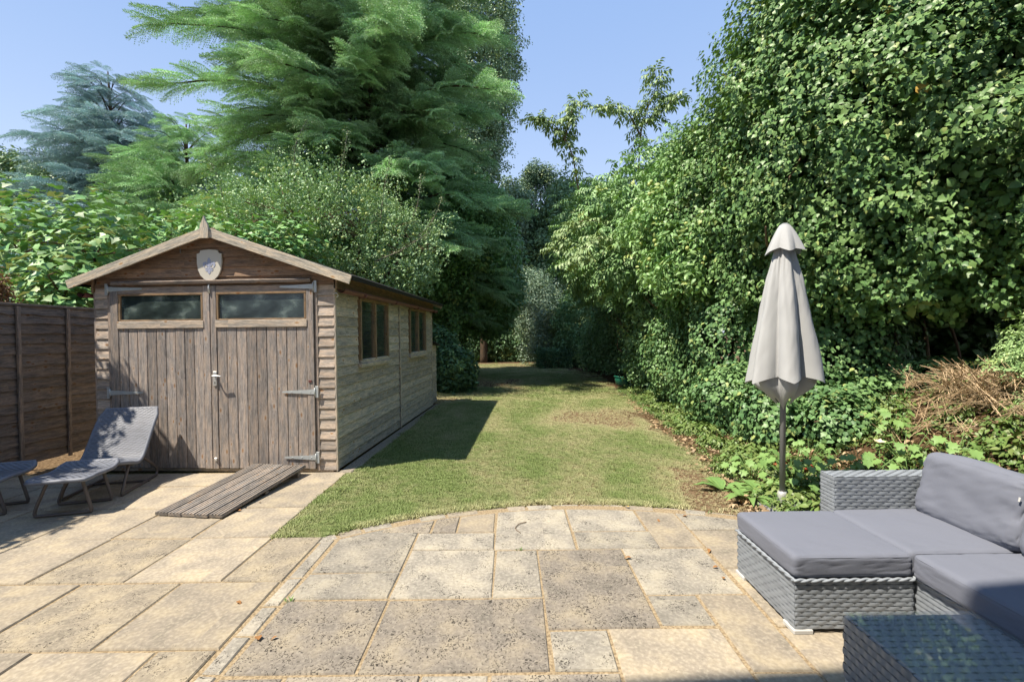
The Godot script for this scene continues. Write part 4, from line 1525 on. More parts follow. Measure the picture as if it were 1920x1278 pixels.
func bough(a: Vector3, b: Vector3, sag: float) -> Array:
	var m := a.lerp(b, 0.5) + Vector3(R(-0.2, 0.2), sag, R(-0.2, 0.2))
	return [a, m, b]


func broad_tree(called: String, label: String, category: String, base: Vector3, trunk_r: float, ells: Array, n: int, depth: float, mesh: Mesh, lo: float, hi: float, ca: Color, cb: Color, opts := {}) -> Node3D:
	var o := thing(called, label, category, base, 0.0, opts.get("group", ""))
	var top: Vector3 = Vector3.ZERO
	for e in ells: top += (e[0] - base) / ells.size()
	var fork := Vector3(top.x * 0.25, maxf(0.3, top.y * 0.42), top.z * 0.25)
	if trunk_r > 0:
		trunk(o, [Vector3(0, -0.1, 0), fork * Vector3(0.4, 0.5, 0.4) + Vector3(R(-0.1, 0.1), 0, R(-0.1, 0.1)), fork], trunk_r, trunk_r * 0.75)
		for e in ells:
			var c: Vector3 = e[0] - base
			part("limb", tube(curve_pts(bough(fork, c + Vector3(0, e[1].y * 0.3, 0), 0.15), 5), trunk_r * 0.55, trunk_r * 0.12, 7), M.bark, o)
			for k in opts.get("twigs", 4):
				var d := rnd_dir()
				d.y = absf(d.y) * 0.7
				part("branch", tube(bough(c, c + d * e[1] * 0.92, 0.08), trunk_r * 0.18, 0.006, 5), M.twig_brown, o)
	var pts := crown(local(ells, base), n, depth, opts.get("lump", 0.16), opts.get("scale", 22.0))
	if opts.has("keep"):
		var kept := []
		for p in pts:
			if (opts.keep as Callable).call(p[0] + base): kept.append(p)
		pts = kept
	if opts.has("singles"):
		for p in pts: p[0] += base
		leafage_at(o, base, pts, mesh, M[opts.get("mat", "broadleaf")], lo, hi, ca, cb, opts)
	else:
		leafage(o, pts, mesh, M[opts.get("mat", "broadleaf")], lo, hi, ca, cb, opts.get("out", 0.6), opts.get("up", 0.5), opts.get("hang", 0.5))
	return o


func leafage_at(o: Node3D, base: Vector3, pts: Array, mesh: Mesh, m: Material, lo: float, hi: float, ca: Color, cb: Color, opts: Dictionary) -> void:
	# the same, with world positions so that the largest leaves in view can be found; the node is shifted back
	var before := o.get_child_count()
	leafage(o, pts, mesh, m, lo, hi, ca, cb, opts.get("out", 0.6), opts.get("up", 0.5), opts.get("hang", 0.5), opts.singles, opts.single_mats)
	for i in range(before, o.get_child_count()):
		var c: Node3D = o.get_child(i)
		c.position -= base


# ---------------------------------------------------------------- conifers
func frond_mesh(seed_at: int) -> ArrayMesh:
	# a flat drooping spray, 1 m long, clothed in short needle tufts
	rng.seed = seed_at
	var st := tool()
	var tuft := func(p: Vector3, d: Vector3, l: float) -> void:
		for k in 3:
			var a := d + rnd_dir() * 0.75
			a = a.normalized()
			var w := a.cross(rnd_dir()).normalized() * l * 0.17
			tri(st, p - w, p + w, p + a * l)
	var axis := func(t: float) -> Vector3: return Vector3(0.04 * sin(t * 5.0), -0.26 * t * t, t)
	for i in 17:
		var t := i / 16.0
		var p: Vector3 = axis.call(t)
		var fwd := Vector3(0, -0.5 * t, 1).normalized()
		tuft.call(p, fwd, 0.06)
		if i == 0: continue
		for s in [-1.0, 1.0]:
			var l := (0.34 * sin(PI * minf(1.0, 0.25 + t * 0.75)) + 0.08) * R(0.7, 1.15)
			var d := Vector3(s * 0.8, R(-0.12, 0.05), 0.75).normalized()
			var n := int(l / 0.045) + 1
			var tip := p + d * l + Vector3(0, -0.35 * l * l / 0.3, 0)
			tri(st, p - fwd * 0.004, p + fwd * 0.004, tip)
			for k in n:
				var u := (k + 0.6) / n
				var q := p + d * l * u + Vector3(0, -0.35 * l * l / 0.3 * u * u, 0)
				tuft.call(q, (d + Vector3(0, -0.5 * u, 0)).normalized(), 0.055)
	return done(st)


func conifer(called: String, label: String, base: Vector3, height: float, radius: float, bare: float, fr: ArrayMesh, ca: Color, cb: Color, opts := {}) -> Node3D:
	var o := thing(called, label, "tree", base)
	var lean: Vector3 = opts.get("lean", Vector3.ZERO)
	var spine := func(h: float) -> Vector3: return Vector3(0, h, 0) + lean * pow(maxf(0.0, h / height), 1.6)
	trunk(o, [spine.call(-0.2), spine.call(height * 0.3), spine.call(height * 0.6), spine.call(height)], radius * 0.07, 0.03)
	var xfs := []
	var cols := []
	var h := bare
	var turn := 0.0
	var step: float = opts.get("step", 0.36)
	while h < height - 0.2:
		var f := (h - bare) / (height - bare)
		for k in opts.get("per", 4):
			turn += 2.4 + R(-0.3, 0.3)
			var l := radius * pow(1.0 - f, opts.get("taper", 0.7)) * R(0.62, 1.12) + 0.5
			if f < 0.12: l *= lerpf(0.72, 1.0, f / 0.12)
			var d := Vector3(cos(turn), 0, sin(turn))
			if opts.has("trim") and d.z > 0.1 and h < 8.0: l *= lerpf(1.0, 0.5, d.z)
			if opts.has("trim") and d.z < 0.0: l *= lerpf(1.0, 0.55, -d.z)
			var rise := lerpf(opts.get("rise0", 0.02), opts.get("rise1", 0.55), f) + R(-0.08, 0.12)
			var a: Vector3 = spine.call(h)
			var m := a + d * l * 0.55 + Vector3(0, l * (rise * 0.75 + 0.06), 0)
			var b := a + d * l + Vector3(0, l * (rise * 0.9 - 0.10), 0)
			if l > 1.0: part("limb", tube(curve_pts([a, m, b], 4), 0.012 * l + 0.012, 0.008, 5), M.bark, o)
			var path := curve_pts([a, m, b], 8)
			var n := int(l / opts.get("gap", 0.19)) + 2
			for i in n:
				var t := 0.16 + 0.84 * (i + rng.randf()) / n
				var fi := minf(t * (path.size() - 1), path.size() - 1.001)
				var p: Vector3 = path[int(fi)].lerp(path[int(fi) + 1], fi - int(fi))
				var fwd: Vector3 = (path[int(fi) + 1] - path[int(fi)]).normalized()
				var out := 1.0 if i % 2 else -1.0
				var side := fwd.cross(Vector3.UP).normalized() * out
				var mix := lerpf(1.5, 0.25, t)
				var dir := (fwd + side * mix * R(0.5, 1.1) + Vector3(0, R(-0.55, 0.22), 0)).normalized()
				var s: float = R(0.75, 1.25) * lerpf(1.15, 0.85, t) * opts.get("size", 1.0) * clampf(l / 2.2, 0.45, 1.0)
				xfs.append(Transform3D(leaf_basis(Vector3.UP + rnd_dir() * 0.35, dir, s), p + Vector3(0, R(-0.12, 0.05), 0)))
				var v := clampf(0.45 + noise.get_noise_3d(p.x * 14 + base.x, p.y * 14, p.z * 14) + R(-0.35, 0.35) + 0.5 * (t - 0.4), 0, 1)
				cols.append(ca.lerp(cb, v) * R(0.7, 1.3) * 2.7 * Color(0.95, 1.0, 1.15))
		h += step * R(0.8, 1.2)
	scatter("crown", fr, M.needles, o, xfs, cols)
	return o


# ---------------------------------------------------------------- planting
func E(x: float, y: float, z: float, rx: float, ry: float, rz: float) -> Array:
	return [Vector3(x, y, z), Vector3(rx, ry, rz)]


func build_conifers() -> void:
	var fr := frond_mesh(3)
	rng.seed = 1001
	conifer("deodar_cedar", "huge feathery green cedar rising behind the garage", Vector3(-4.9, 0, -15.6), 20.5, 6.2, 2.3, fr, Color(0.085, 0.14, 0.06), Color(0.175, 0.245, 0.115), {"size": 0.95, "step": 0.27, "per": 5, "trim": true, "taper": 0.62, "rise0": -0.05, "rise1": 0.55, "gap": 0.125})
	rng.seed = 1002
	conifer("blue_cedar", "blue-grey cedar with wind-swept tips at the far left", Vector3(-22.6, 0, -26.5), 17.0, 6.0, 2.0, fr, Color(0.085, 0.125, 0.115), Color(0.155, 0.21, 0.19), {"size": 1.4, "step": 0.5, "per": 4, "taper": 0.85, "rise0": 0.15, "rise1": 0.8, "gap": 0.24, "lean": Vector3(-0.6, 0, 0)})
	rng.seed = 1003
	conifer("young_cedar", "smaller olive-green cedar between the blue cedar and the huge one", Vector3(-15.2, 0, -21.5), 11.6, 4.6, 1.5, fr, Color(0.075, 0.13, 0.05), Color(0.15, 0.22, 0.10), {"size": 1.25, "step": 0.42, "per": 4, "taper": 0.8, "rise0": 0.25, "rise1": 0.9, "gap": 0.22})


func build_trees() -> void:
	var l6 := leaf_simple(0.075, 0.042, 0.25, 0.2)
	var l10 := leaf_simple(0.12, 0.055, 0.25, 0.3)
	var c_mid := clump(41, 16, 0.17, l10, 0.5, 0.5)
	var c_small := clump(42, 16, 0.13, l6, 0.5, 0.4)
	var cherry := sprig(43, 10, 0.30, leaf_simple(0.135, 0.052, 0.3, 0.45), 1.1)
	rng.seed = 2001
	broad_tree("birch_tree", "tall pale-leaved birch showing behind the right side of the huge cedar", "tree", Vector3(-1.6, 0, -25.5), 0.22, [E(-1.7, 17.0, -25.5, 2.3, 5.5, 2.2), E(-2.6, 12.0, -25.5, 2.4, 3.5, 2.0)], 5200, 1.2, c_small, 1.5, 2.4, Color(0.12, 0.18, 0.08), Color(0.21, 0.27, 0.13), {"lump": 0.3, "hang": 0.9})
	rng.seed = 2002
	broad_tree("field_maple", "mid-green maple under the cedar, past the far end of the garage", "tree", Vector3(-1.9, 0, -17.0), 0.16, [E(-1.5, 4.8, -16.9, 1.7, 2.5, 1.7), E(-2.7, 3.6, -16.2, 1.7, 2.2, 1.6), E(-0.9, 3.1, -17.4, 1.3, 1.7, 1.2)], 5200, 0.8, c_mid, 0.9, 1.5, Color(0.08, 0.15, 0.04), Color(0.16, 0.26, 0.075), {"lump": 0.25})
	rng.seed = 2003
	for a in [[Vector3(-0.2, 0, -29.5), [E(-0.2, 6.4, -29.5, 2.4, 4.4, 2.0), E(-1.5, 4.0, -28.8, 2.2, 3.0, 1.8)], "grey-green tree at the end of the garden, left of the pine", Color(0.11, 0.155, 0.075), Color(0.20, 0.26, 0.13)], [Vector3(3.4, 0, -28.5), [E(3.4, 6.6, -28.5, 2.6, 4.2, 2.0), E(5.4, 5.5, -27.0, 2.4, 4.5, 2.0)], "broad tree at the end of the garden behind the cherries", Color(0.09, 0.145, 0.055), Color(0.17, 0.24, 0.10)], [Vector3(-6.0, 0, -29.5), [E(-6.0, 5.5, -29.5, 3.2, 4.8, 2.0)], "dark broad tree at the end of the garden behind the maple", Color(0.075, 0.13, 0.05), Color(0.15, 0.22, 0.085)], [Vector3(-31.0, 0, -27.5), [E(-30.4, 9.2, -27.5, 2.6, 3.6, 2.0), E(-27.2, 7.0, -27.0, 3.0, 4.6, 2.0)], "loose-crowned tree beyond the blue cedar at the picture's left edge", Color(0.075, 0.125, 0.045), Color(0.15, 0.21, 0.09)], [Vector3(-17.0, 0, -27.0), [E(-17.0, 4.8, -27.0, 4.0, 4.2, 2.0), E(-11.5, 4.4, -26.0, 3.5, 4.2, 2.0)], "dark wide tree low behind the young cedar", Color(0.045, 0.085, 0.04), Color(0.09, 0.15, 0.07)]]:
		broad_tree("distant_tree", a[2], "tree", a[0], 0.2, a[1], 3600, 1.0, c_mid, 1.5, 2.5, a[3], a[4], {"lump": 0.28, "group": "trees at the end of the garden"})
	broad_tree("pine_tree", "dark pine top against the sky at the end of the garden", "tree", Vector3(2.0, 0, -32.0), 0.22, [E(2.0, 12.6, -32.0, 1.3, 0.9, 1.0), E(3.2, 11.6, -32.0, 1.2, 0.7, 1.0), E(0.8, 11.4, -32.0, 1.2, 0.7, 1.0)], 1100, 0.8, c_small, 1.4, 2.2, Color(0.06, 0.10, 0.05), Color(0.11, 0.16, 0.08), {"lump": 0.3})
	# dark evergreen screen across the end of the garden
	rng.seed = 2010
	var laurel := clump(44, 14, 0.16, leaf_simple(0.13, 0.055, 0.25, 0.2), 0.5, 0.4)
	for a in [[-5.2, 2.0, "left of the lawn's far end"], [-3.0, 1.7, "behind the bare soil"], [-1.0, 1.6, "closing the lawn, left of centre"], [0.8, 1.55, "closing the lawn, right of centre"], [2.6, 1.8, "behind the clipped hedge"]]:
		broad_tree("laurel_shrub", "dark evergreen shrub in deep shade, " + a[2], "shrub", Vector3(a[0], 0, -26.6), 0.06, [E(a[0], a[1] * 0.75, -26.6, 1.5, a[1], 1.1)], 1500, 0.5, laurel, 1.0, 1.6, Color(0.05, 0.095, 0.035), Color(0.10, 0.165, 0.055), {"mat": "ivy", "group": "evergreen shrubs closing the garden"})
	broad_tree("laurel_bush", "rounded dark laurel at the garage's far corner", "shrub", Vector3(-1.55, 0, -12.5), 0.05, [E(-1.6, 0.55, -12.5, 0.62, 0.7, 0.6), E(-2.3, 0.9, -13.0, 0.8, 1.0, 0.8)], 1500, 0.4, laurel, 0.8, 1.2, Color(0.05, 0.095, 0.035), Color(0.09, 0.15, 0.05), {"mat": "ivy"})
	# clipped hedge block
	rng.seed = 2020
	var hb := thing("clipped_hedge", "small clipped box hedge block at the lawn's far right", "hedge", Vector3(1.9, 0, -20.9))
	var hp := []
	for i in 1300:
		var p := Vector3(R(-0.72, 0.72), R(0.05, 0.82), R(-0.5, 0.5))
		var n := Vector3.UP
		var f := rng.randi() % 4
		if f == 0: p.y = 0.82
		elif f == 1: p.z = 0.5; n = Vector3.BACK
		elif f == 2: p.x = -0.72; n = Vector3.LEFT
		else: p.x = 0.72; n = Vector3.RIGHT
		hp.append([p - n * R(0, 0.08), n, 0.0])
	leafage(hb, hp, c_small, M.broadleaf, 0.7, 1.1, Color(0.04, 0.08, 0.03), Color(0.09, 0.15, 0.05), 0.8, 0.3, 0.1)
	part("stem", tube([Vector3(0, -0.02, 0), Vector3(0, 0.7, 0)], 0.03), M.bark, hb)
	# shrubs down the east side
	rng.seed = 2030
	var olive := clump(45, 18, 0.15, leaf_simple(0.07, 0.02, 0.1, 0.1), 0.3, 0.0)
	broad_tree("silver_shrub", "silvery narrow-leaved shrub at the far right of the lawn", "shrub", Vector3(1.5, 0, -22.5), 0.05, [E(1.5, 2.2, -22.5, 1.3, 1.9, 1.0), E(0.9, 3.4, -23.2, 1.0, 1.5, 0.9)], 1900, 0.6, olive, 1.4, 2.2, Color(0.10, 0.145, 0.075), Color(0.17, 0.215, 0.12), {"lump": 0.4})
	for a in [[[E(3.4, 1.6, -21.5, 1.4, 2.0, 1.2)], "loose green shrub behind the clipped hedge, on the right", 1500], [[E(4.4, 1.8, -17.0, 1.3, 2.3, 1.6), E(3.5, 1.0, -18.6, 0.8, 1.1, 0.9)], "leafy hedge shrub beyond the green tub", 2200], [[E(4.8, 1.7, -14.2, 1.1, 2.1, 1.4)], "hedge shrub right beside the green tub", 1700], [[E(4.1, 1.6, -11.8, 1.05, 2.0, 1.5)], "hedge shrub under the cherry boughs", 2000]]:
		broad_tree("hedge_shrub", a[1], "shrub", a[0][0][0] * Vector3(1, 0, 1), 0.06, a[0], a[2], 0.45, c_small, 1.1, 1.8, Color(0.085, 0.15, 0.05), Color(0.18, 0.26, 0.09), {"lump": 0.35, "group": "shrubs of the east hedge"})
	# cherry and plum trees leaning out over the lawn
	rng.seed = 2040
	var under := func(p: Vector3) -> bool: return p.y > 2.35 + 0.5 * noise.get_noise_2d(p.x * 30, p.z * 30)
	var ch := broad_tree("cherry_tree", "spreading cherry with long drooping leaves leaning over the lawn", "tree", Vector3(4.4, 0, -13.0), 0.11, [E(3.5, 4.1, -12.8, 2.0, 1.75, 2.0), E(2.7, 4.5, -14.0, 1.4, 1.65, 1.4), E(3.0, 4.2, -15.5, 1.2, 1.6, 1.2), E(4.3, 5.1, -12.0, 1.6, 1.6, 1.6), E(3.2, 3.3, -11.4, 1.2, 0.9, 1.2)], 4300, 0.9, cherry, 0.9, 1.4, Color(0.105, 0.175, 0.05), Color(0.185, 0.275, 0.09), {"lump": 0.28, "hang": 0.7, "up": 0.9, "out": 0.3, "keep": under, "twigs": 9})
	for b in [[Vector3(-2.5, 5.4, 0.4), Vector3(-2.75, 6.6, 0.5), Vector3(-3.25, 7.3, 0.5), Vector3(-3.75, 7.45, 0.5)], [Vector3(-2.9, 6.8, 0.5), Vector3(-2.75, 7.4, 0.5), Vector3(-2.6, 7.95, 0.5)], [Vector3(-0.9, 5.8, 0.5), Vector3(-0.8, 7.2, 0.6), Vector3(-0.5, 8.0, 0.7), Vector3(-0.45, 8.6, 0.7)], [Vector3(-0.85, 6.9, 0.6), Vector3(-1.3, 7.6, 0.6), Vector3(-2.05, 7.7, 0.6)], [Vector3(-0.7, 7.2, 0.6), Vector3(-0.2, 7.6, 0.8), Vector3(0.1, 7.9, 0.8)], [Vector3(-1.4, 4.3, 1.0), Vector3(-2.6, 4.4, 1.4), Vector3(-3.3, 3.7, 1.6)], [Vector3(-1.2, 3.9, 1.6), Vector3(-2.3, 3.8, 2.2), Vector3(-3.0, 3.2, 2.6)]]:
		var path := curve_pts(b, 7)
		part("branch", tube(path, 0.024, 0.006, 6), M.twig_brown, ch)
		var xs := []
		var cs := []
		for i in range(3, path.size()):
			for k in 4:
				xs.append(Transform3D(leaf_basis(Vector3.UP + rnd_dir() * 0.4, rnd_dir() + Vector3.DOWN * 0.9, R(0.9, 1.35)), path[i] + rnd_dir() * 0.06))
				cs.append(Color(0.20, 0.30, 0.12).lerp(Color(0.30, 0.40, 0.18), rng.randf()))
		scatter("branch_leaves", cherry, M.broadleaf, ch, xs, cs)
	for k in 26:
		var a := Vector3(R(-0.9, 0.0), R(0.9, 2.0), R(-1.0, 3.0))
		var b := a + Vector3(R(-0.9, -0.2), R(0.3, 1.3), R(-0.6, 0.6))
		part("bare_branch", tube(curve_pts(bough(a, b, R(-0.2, 0.3)), 4), R(0.010, 0.022), 0.005, 5), M.twig_brown, ch)
	rng.seed = 2041
	var pl := broad_tree("plum_tree", "fruiting plum tree tangled with ivy, greenish yellow fruit", "tree", Vector3(4.3, 0, -9.4), 0.09, [E(3.55, 3.7, -9.0, 1.15, 1.3, 1.2), E(3.3, 2.9, -8.3, 0.8, 0.8, 0.9)], 2600, 0.6, c_mid, 0.7, 1.1, Color(0.10, 0.185, 0.045), Color(0.20, 0.29, 0.085), {"lump": 0.3, "twigs": 14})
	for i in 46:
		var d := rnd_dir()
		d.x = -absf(d.x)
		d.z = absf(d.z)
		var e: Vector3 = [Vector3(-0.75, 3.7, 0.4), Vector3(-1.0, 2.9, 1.1)][i % 2]
		part("plum", lathe([Vector2(0.0, 0.042), Vector2(0.022, 0.036), Vector2(0.036, 0.012), Vector2(0.034, -0.014), Vector2(0.018, -0.036), Vector2(0.0, -0.041)], 8), M.apple, pl, Transform3D(Basis(), e + d * [Vector3(1.12, 1.2, 1.15), Vector3(0.8, 0.75, 0.85)][i % 2]))


func build_west() -> void:
	# fig
	rng.seed = 3001
	var fig := leaf_lobed(1.0, [0.30, 0.40, 0.30, 0.52, 0.34, 0.40, 0.66], 0.12, 0.22)
	broad_tree("fig_tree", "bright green fig with big lobed leaves behind fence and garage", "tree", Vector3(-7.6, 0, -8.4), 0.09, [E(-7.3, 3.0, -8.0, 1.25, 1.25, 1.1), E(-8.9, 3.1, -8.3, 1.3, 1.35, 1.2), E(-6.2, 3.15, -9.2, 1.2, 1.1, 1.1), E(-7.0, 2.2, -7.1, 0.95, 0.8, 0.8), E(-5.3, 3.3, -10.2, 1.1, 1.0, 1.0)], 5600, 0.75, fig, 0.11, 0.19, Color(0.085, 0.175, 0.045), Color(0.175, 0.285, 0.085), {"lump": 0.3, "singles": LEAF_PARTS, "single_mats": ["fig_leaf_0", "fig_leaf_1", "fig_leaf_2", "fig_leaf_3"], "up": 0.9, "out": 0.45, "hang": 0.5})
	# apple
	rng.seed = 3002
	var ap := clump(46, 7, 0.09, leaf_simple(0.065, 0.036, 0.35, 0.3), 0.4, 0.2)
	var t := broad_tree("apple_tree", "old apple tree full of green apples behind the garage roof", "tree", Vector3(-4.4, 0, -11.6), 0.12, [E(-5.2, 4.3, -11.4, 1.9, 1.55, 1.3), E(-3.6, 4.0, -11.6, 1.6, 1.4, 1.2), E(-6.6, 3.9, -11.2, 1.3, 1.2, 1.0), E(-2.5, 3.5, -11.4, 0.8, 0.9, 0.8)], 5600, 1.0, ap, 0.8, 1.45, Color(0.13, 0.20, 0.065), Color(0.25, 0.33, 0.135), {"lump": 0.6, "twigs": 22, "scale": 30.0})
	for i in 90:
		var e: Array = [[Vector3(-0.8, 4.3, 0.2), Vector3(1.9, 1.5, 1.3)], [Vector3(0.8, 4.0, 0.0), Vector3(1.5, 1.35, 1.2)], [Vector3(-2.2, 3.9, 0.4), Vector3(1.3, 1.2, 1.0)]][i % 3]
		var d := rnd_dir()
		d.z = absf(d.z)
		part("apple", lathe([Vector2(0.0, 0.030), Vector2(0.018, 0.036), Vector2(0.036, 0.018), Vector2(0.037, -0.006), Vector2(0.024, -0.032), Vector2(0.0, -0.029)], 8), M.apple, t, Transform3D(Basis(), e[0] + d * e[1] * 0.99))
	for b in [[Vector3(1.6, 3.9, 0.3), Vector3(2.1, 4.6, 0.5), Vector3(2.25, 5.4, 0.6)], [Vector3(1.6, 3.6, 0.3), Vector3(2.4, 4.2, 0.5), Vector3(2.75, 4.9, 0.5)], [Vector3(1.2, 4.4, 0.4), Vector3(1.35, 5.2, 0.5), Vector3(1.5, 5.9, 0.5)], [Vector3(-0.9, 5.4, 0.4), Vector3(-0.8, 6.2, 0.5), Vector3(-0.5, 6.8, 0.5)], [Vector3(0.1, 5.1, 0.4), Vector3(0.4, 5.9, 0.6), Vector3(0.5, 6.5, 0.6)], [Vector3(-2.6, 4.7, 0.4), Vector3(-2.7, 5.4, 0.5), Vector3(-2.9, 5.9, 0.5)], [Vector3(1.2, 3.3, 0.9), Vector3(1.9, 3.5, 1.2), Vector3(2.6, 3.9, 1.3)]]:
		var path := curve_pts(b, 9)
		part("shoot", tube(path, 0.014, 0.004, 5), M.batten_wood, t)
		var xs := []
		var cs := []
		for p in path:
			for k in 2:
				xs.append(Transform3D(leaf_basis(rnd_dir() + Vector3.UP * 0.5, rnd_dir(), R(0.6, 0.9)), p + rnd_dir() * 0.05))
				cs.append(Color(0.12, 0.19, 0.09).lerp(Color(0.22, 0.29, 0.15), rng.randf()))
		scatter("shoot_leaves", ap, M.broadleaf, t, xs, cs)
	# neighbour's tall shrub over the fence, outside the picture: it dapples the loungers and the garage corner
	rng.seed = 3003
	broad_tree("neighbour_shrub", "tall leafy shrub leaning over the fence from next door", "shrub", Vector3(-6.8, 0, -3.7), 0.07, [E(-6.45, 3.0, -2.75, 0.85, 1.15, 0.9), E(-6.35, 3.15, -4.2, 0.60, 1.0, 0.55), E(-6.4, 3.0, -3.5, 0.7, 1.0, 0.7), E(-6.8, 2.0, -3.6, 0.7, 1.0, 1.2)], 3400, 0.6, clump(47, 14, 0.15, leaf_simple(0.09, 0.045, 0.25, 0.2), 0.5, 0.4), 0.9, 1.4, Color(0.06, 0.12, 0.035), Color(0.12, 0.20, 0.06), {"lump": 0.3})
	rng.seed = 3004
	broad_tree("brown_bush", "browned hedge tuft showing above the fence at the left edge", "shrub", Vector3(-6.3, 0, -5.42), 0.03, [E(-6.25, 2.0, -5.42, 0.2, 0.42, 0.26)], 260, 0.2, clump(48, 16, 0.09, leaf_simple(0.045, 0.018, 0.2, 0.2), 0.5, 0.2), 0.8, 1.2, Color(0.14, 0.07, 0.03), Color(0.22, 0.12, 0.05))


func build_east() -> void:
	# the great ivy
	rng.seed = 4001
	var ivy := leaf_lobed(1.0, [0.34, 0.42, 0.36, 0.46, 0.40, 0.66], 0.16, 0.25)
	var flower := clump(49, 12, 0.5, leaf_simple(0.38, 0.24, 0.2, 0.1), 0.2, 0.0)
	var ells := [E(5.7, 4.3, -6.9, 2.65, 3.9, 2.7), E(4.35, 3.5, -8.6, 1.65, 2.5, 1.8), E(6.6, 4.1, -5.3, 2.2, 2.9, 1.7), E(4.35, 3.3, -7.0, 1.15, 1.7, 1.3), E(8.3, 4.4, -5.2, 2.0, 3.4, 2.0)]
	var roof := func(p: Vector3) -> bool: return p.y > 1.75 + 0.45 * noise.get_noise_2d(p.x * 26, p.z * 26) + 0.12 * maxf(0.0, p.x - 5.2) and p.z > -10.6
	var big := broad_tree("ivy_clad_tree", "enormous ivy-smothered tree filling the right side above the sofa", "tree", Vector3(5.9, 0, -7.4), 0.26, ells, 160000, 0.55, ivy, 0.038, 0.082, Color(0.062, 0.118, 0.030), Color(0.135, 0.205, 0.056), {"mat": "ivy", "lump": 0.15, "scale": 24.0, "keep": roof, "singles": LEAF_PARTS, "single_mats": ["ivy_leaf_0", "ivy_leaf_1", "ivy_leaf_2", "ivy_leaf_3"], "out": 0.75, "up": 0.6, "hang": 0.9, "twigs": 6})
	# twiggy inner growth behind the outer leaves
	var inner := []
	for e in local(ells, Vector3(5.9, 0, -7.4)): inner.append([e[0], e[1] * 0.86])
	var ip := []
	for p in crown(inner, 9000, 0.8, 0.12, 24.0):
		if roof.call(p[0] + Vector3(5.9, -0.1, -7.4)): ip.append(p)
	leafage(big, ip, clump(53, 16, 0.17, leaf_simple(0.11, 0.085, 0.25, 0.25), 0.5, 0.5), M.ivy, 0.9, 1.4, Color(0.062, 0.118, 0.030), Color(0.12, 0.19, 0.05), 0.7, 0.5, 0.7, 0, [], "inner_foliage")
	# flower heads of the ivy: small pale green balls
	var fx := []
	var fc := []
	for p in crown(local(ells, Vector3(5.9, 0, -7.4)), 3600, 0.03, 0.15, 24.0):
		var w: Vector3 = p[0] + Vector3(5.9, 0, -7.4)
		if not roof.call(w) or w.y < 2.4: continue
		fx.append(Transform3D(Basis().scaled(Vector3.ONE * R(0.028, 0.045)), p[0] + p[1] * R(0.03, 0.09)))
		fc.append(Color(0.17, 0.22, 0.09) * R(0.8, 1.2))
	scatter("flower_heads", flower, M.broadleaf, big, fx, fc)
	for k in 3:
		part("dead_leaf", ivy, M.yellow_leaf if k < 2 else M.dead_leaf, big, Transform3D(leaf_basis(Vector3(-0.3, 0.3, 1), Vector3(0.2, -1, 0.2), [0.17, 0.12, 0.16][k]), [Vector3(-1.55, 4.15, 2.55), Vector3(-1.6, 5.2, 2.2), Vector3(-0.6, 2.55, 3.4)][k]))
	for b in [[Vector3(-2.1, 3.6, 0.9), Vector3(-2.35, 3.3, 1.3), Vector3(-2.2, 3.75, 1.6)], [Vector3(-1.9, 2.9, 0.6), Vector3(-2.4, 2.7, 1.2), Vector3(-2.6, 2.9, 1.5)], [Vector3(0.2, 1.9, 0.6), Vector3(-0.4, 1.2, 1.4), Vector3(-0.6, 0.5, 1.6)], [Vector3(0.6, 2.2, 0.4), Vector3(0.5, 1.2, 0.9), Vector3(0.3, 0.4, 1.1)]]:
		part("bare_branch", tube(curve_pts(b, 6), 0.028, 0.010, 6), M.twig_brown, big)
	# ivy and bramble down to the ground
	rng.seed = 4002
	for a in [[[E(3.95, 1.5, -8.4, 0.95, 1.75, 1.5), E(3.7, 1.0, -9.6, 0.8, 1.3, 0.9)], 13000, "ivy curtain hanging to the ground left of the parasol"], [[E(4.7, 1.3, -6.8, 0.95, 1.45, 0.9)], 8000, "shaded ivy mound directly behind the parasol"], [[E(3.35, 0.45, -7.2, 0.5, 0.6, 0.8), E(3.45, 0.4, -6.1, 0.45, 0.5, 0.6)], 4200, "low ivy spilling towards the lawn"], [[E(4.5, 0.55, -5.7, 0.9, 0.45, 0.45), E(3.9, 0.4, -5.4, 0.45, 0.4, 0.4), E(5.2, 0.9, -5.6, 0.5, 0.4, 0.4)], 4600, "green ivy and bramble creeping over the bank below the hollow"]]:
		broad_tree("ivy_mound", a[2], "ivy", a[0][0][0] * Vector3(1, 0, 1), 0.05, a[0], int(a[1] * 1.7), 0.35, ivy, 0.04, 0.08, Color(0.055, 0.11, 0.034), Color(0.12, 0.19, 0.055), {"mat": "ivy", "lump": 0.3, "out": 0.8, "up": 0.5, "hang": 0.8, "group": "ivy growing down to the ground"})
	var dark := clump(52, 16, 0.17, leaf_simple(0.12, 0.07, 0.25, 0.25), 0.5, 0.5)
	for a in [[[E(6.4, 1.5, -8.6, 1.7, 1.9, 0.9), E(8.8, 1.7, -8.0, 1.8, 2.1, 0.9)], "dark shrub wall at the back of the hollow under the big ivy"], [[E(11.2, 1.9, -8.2, 2.2, 2.6, 1.2), E(14.0, 2.0, -7.0, 2.2, 2.8, 1.4)], "dark boundary hedge far right behind the big ivy"]]:
		broad_tree("boundary_shrub", a[1], "shrub", a[0][0][0] * Vector3(1, 0, 1), 0.05, a[0], 4200, 0.6, dark, 0.9, 1.4, Color(0.05, 0.095, 0.03), Color(0.10, 0.16, 0.05), {"lump": 0.3, "group": "shrubs behind the big ivy"})
	# privet-like bush at the very right
	rng.seed = 4003
	var tiny := sprig(50, 14, 0.22, leaf_simple(0.042, 0.016, 0.2, 0.1), 0.1)
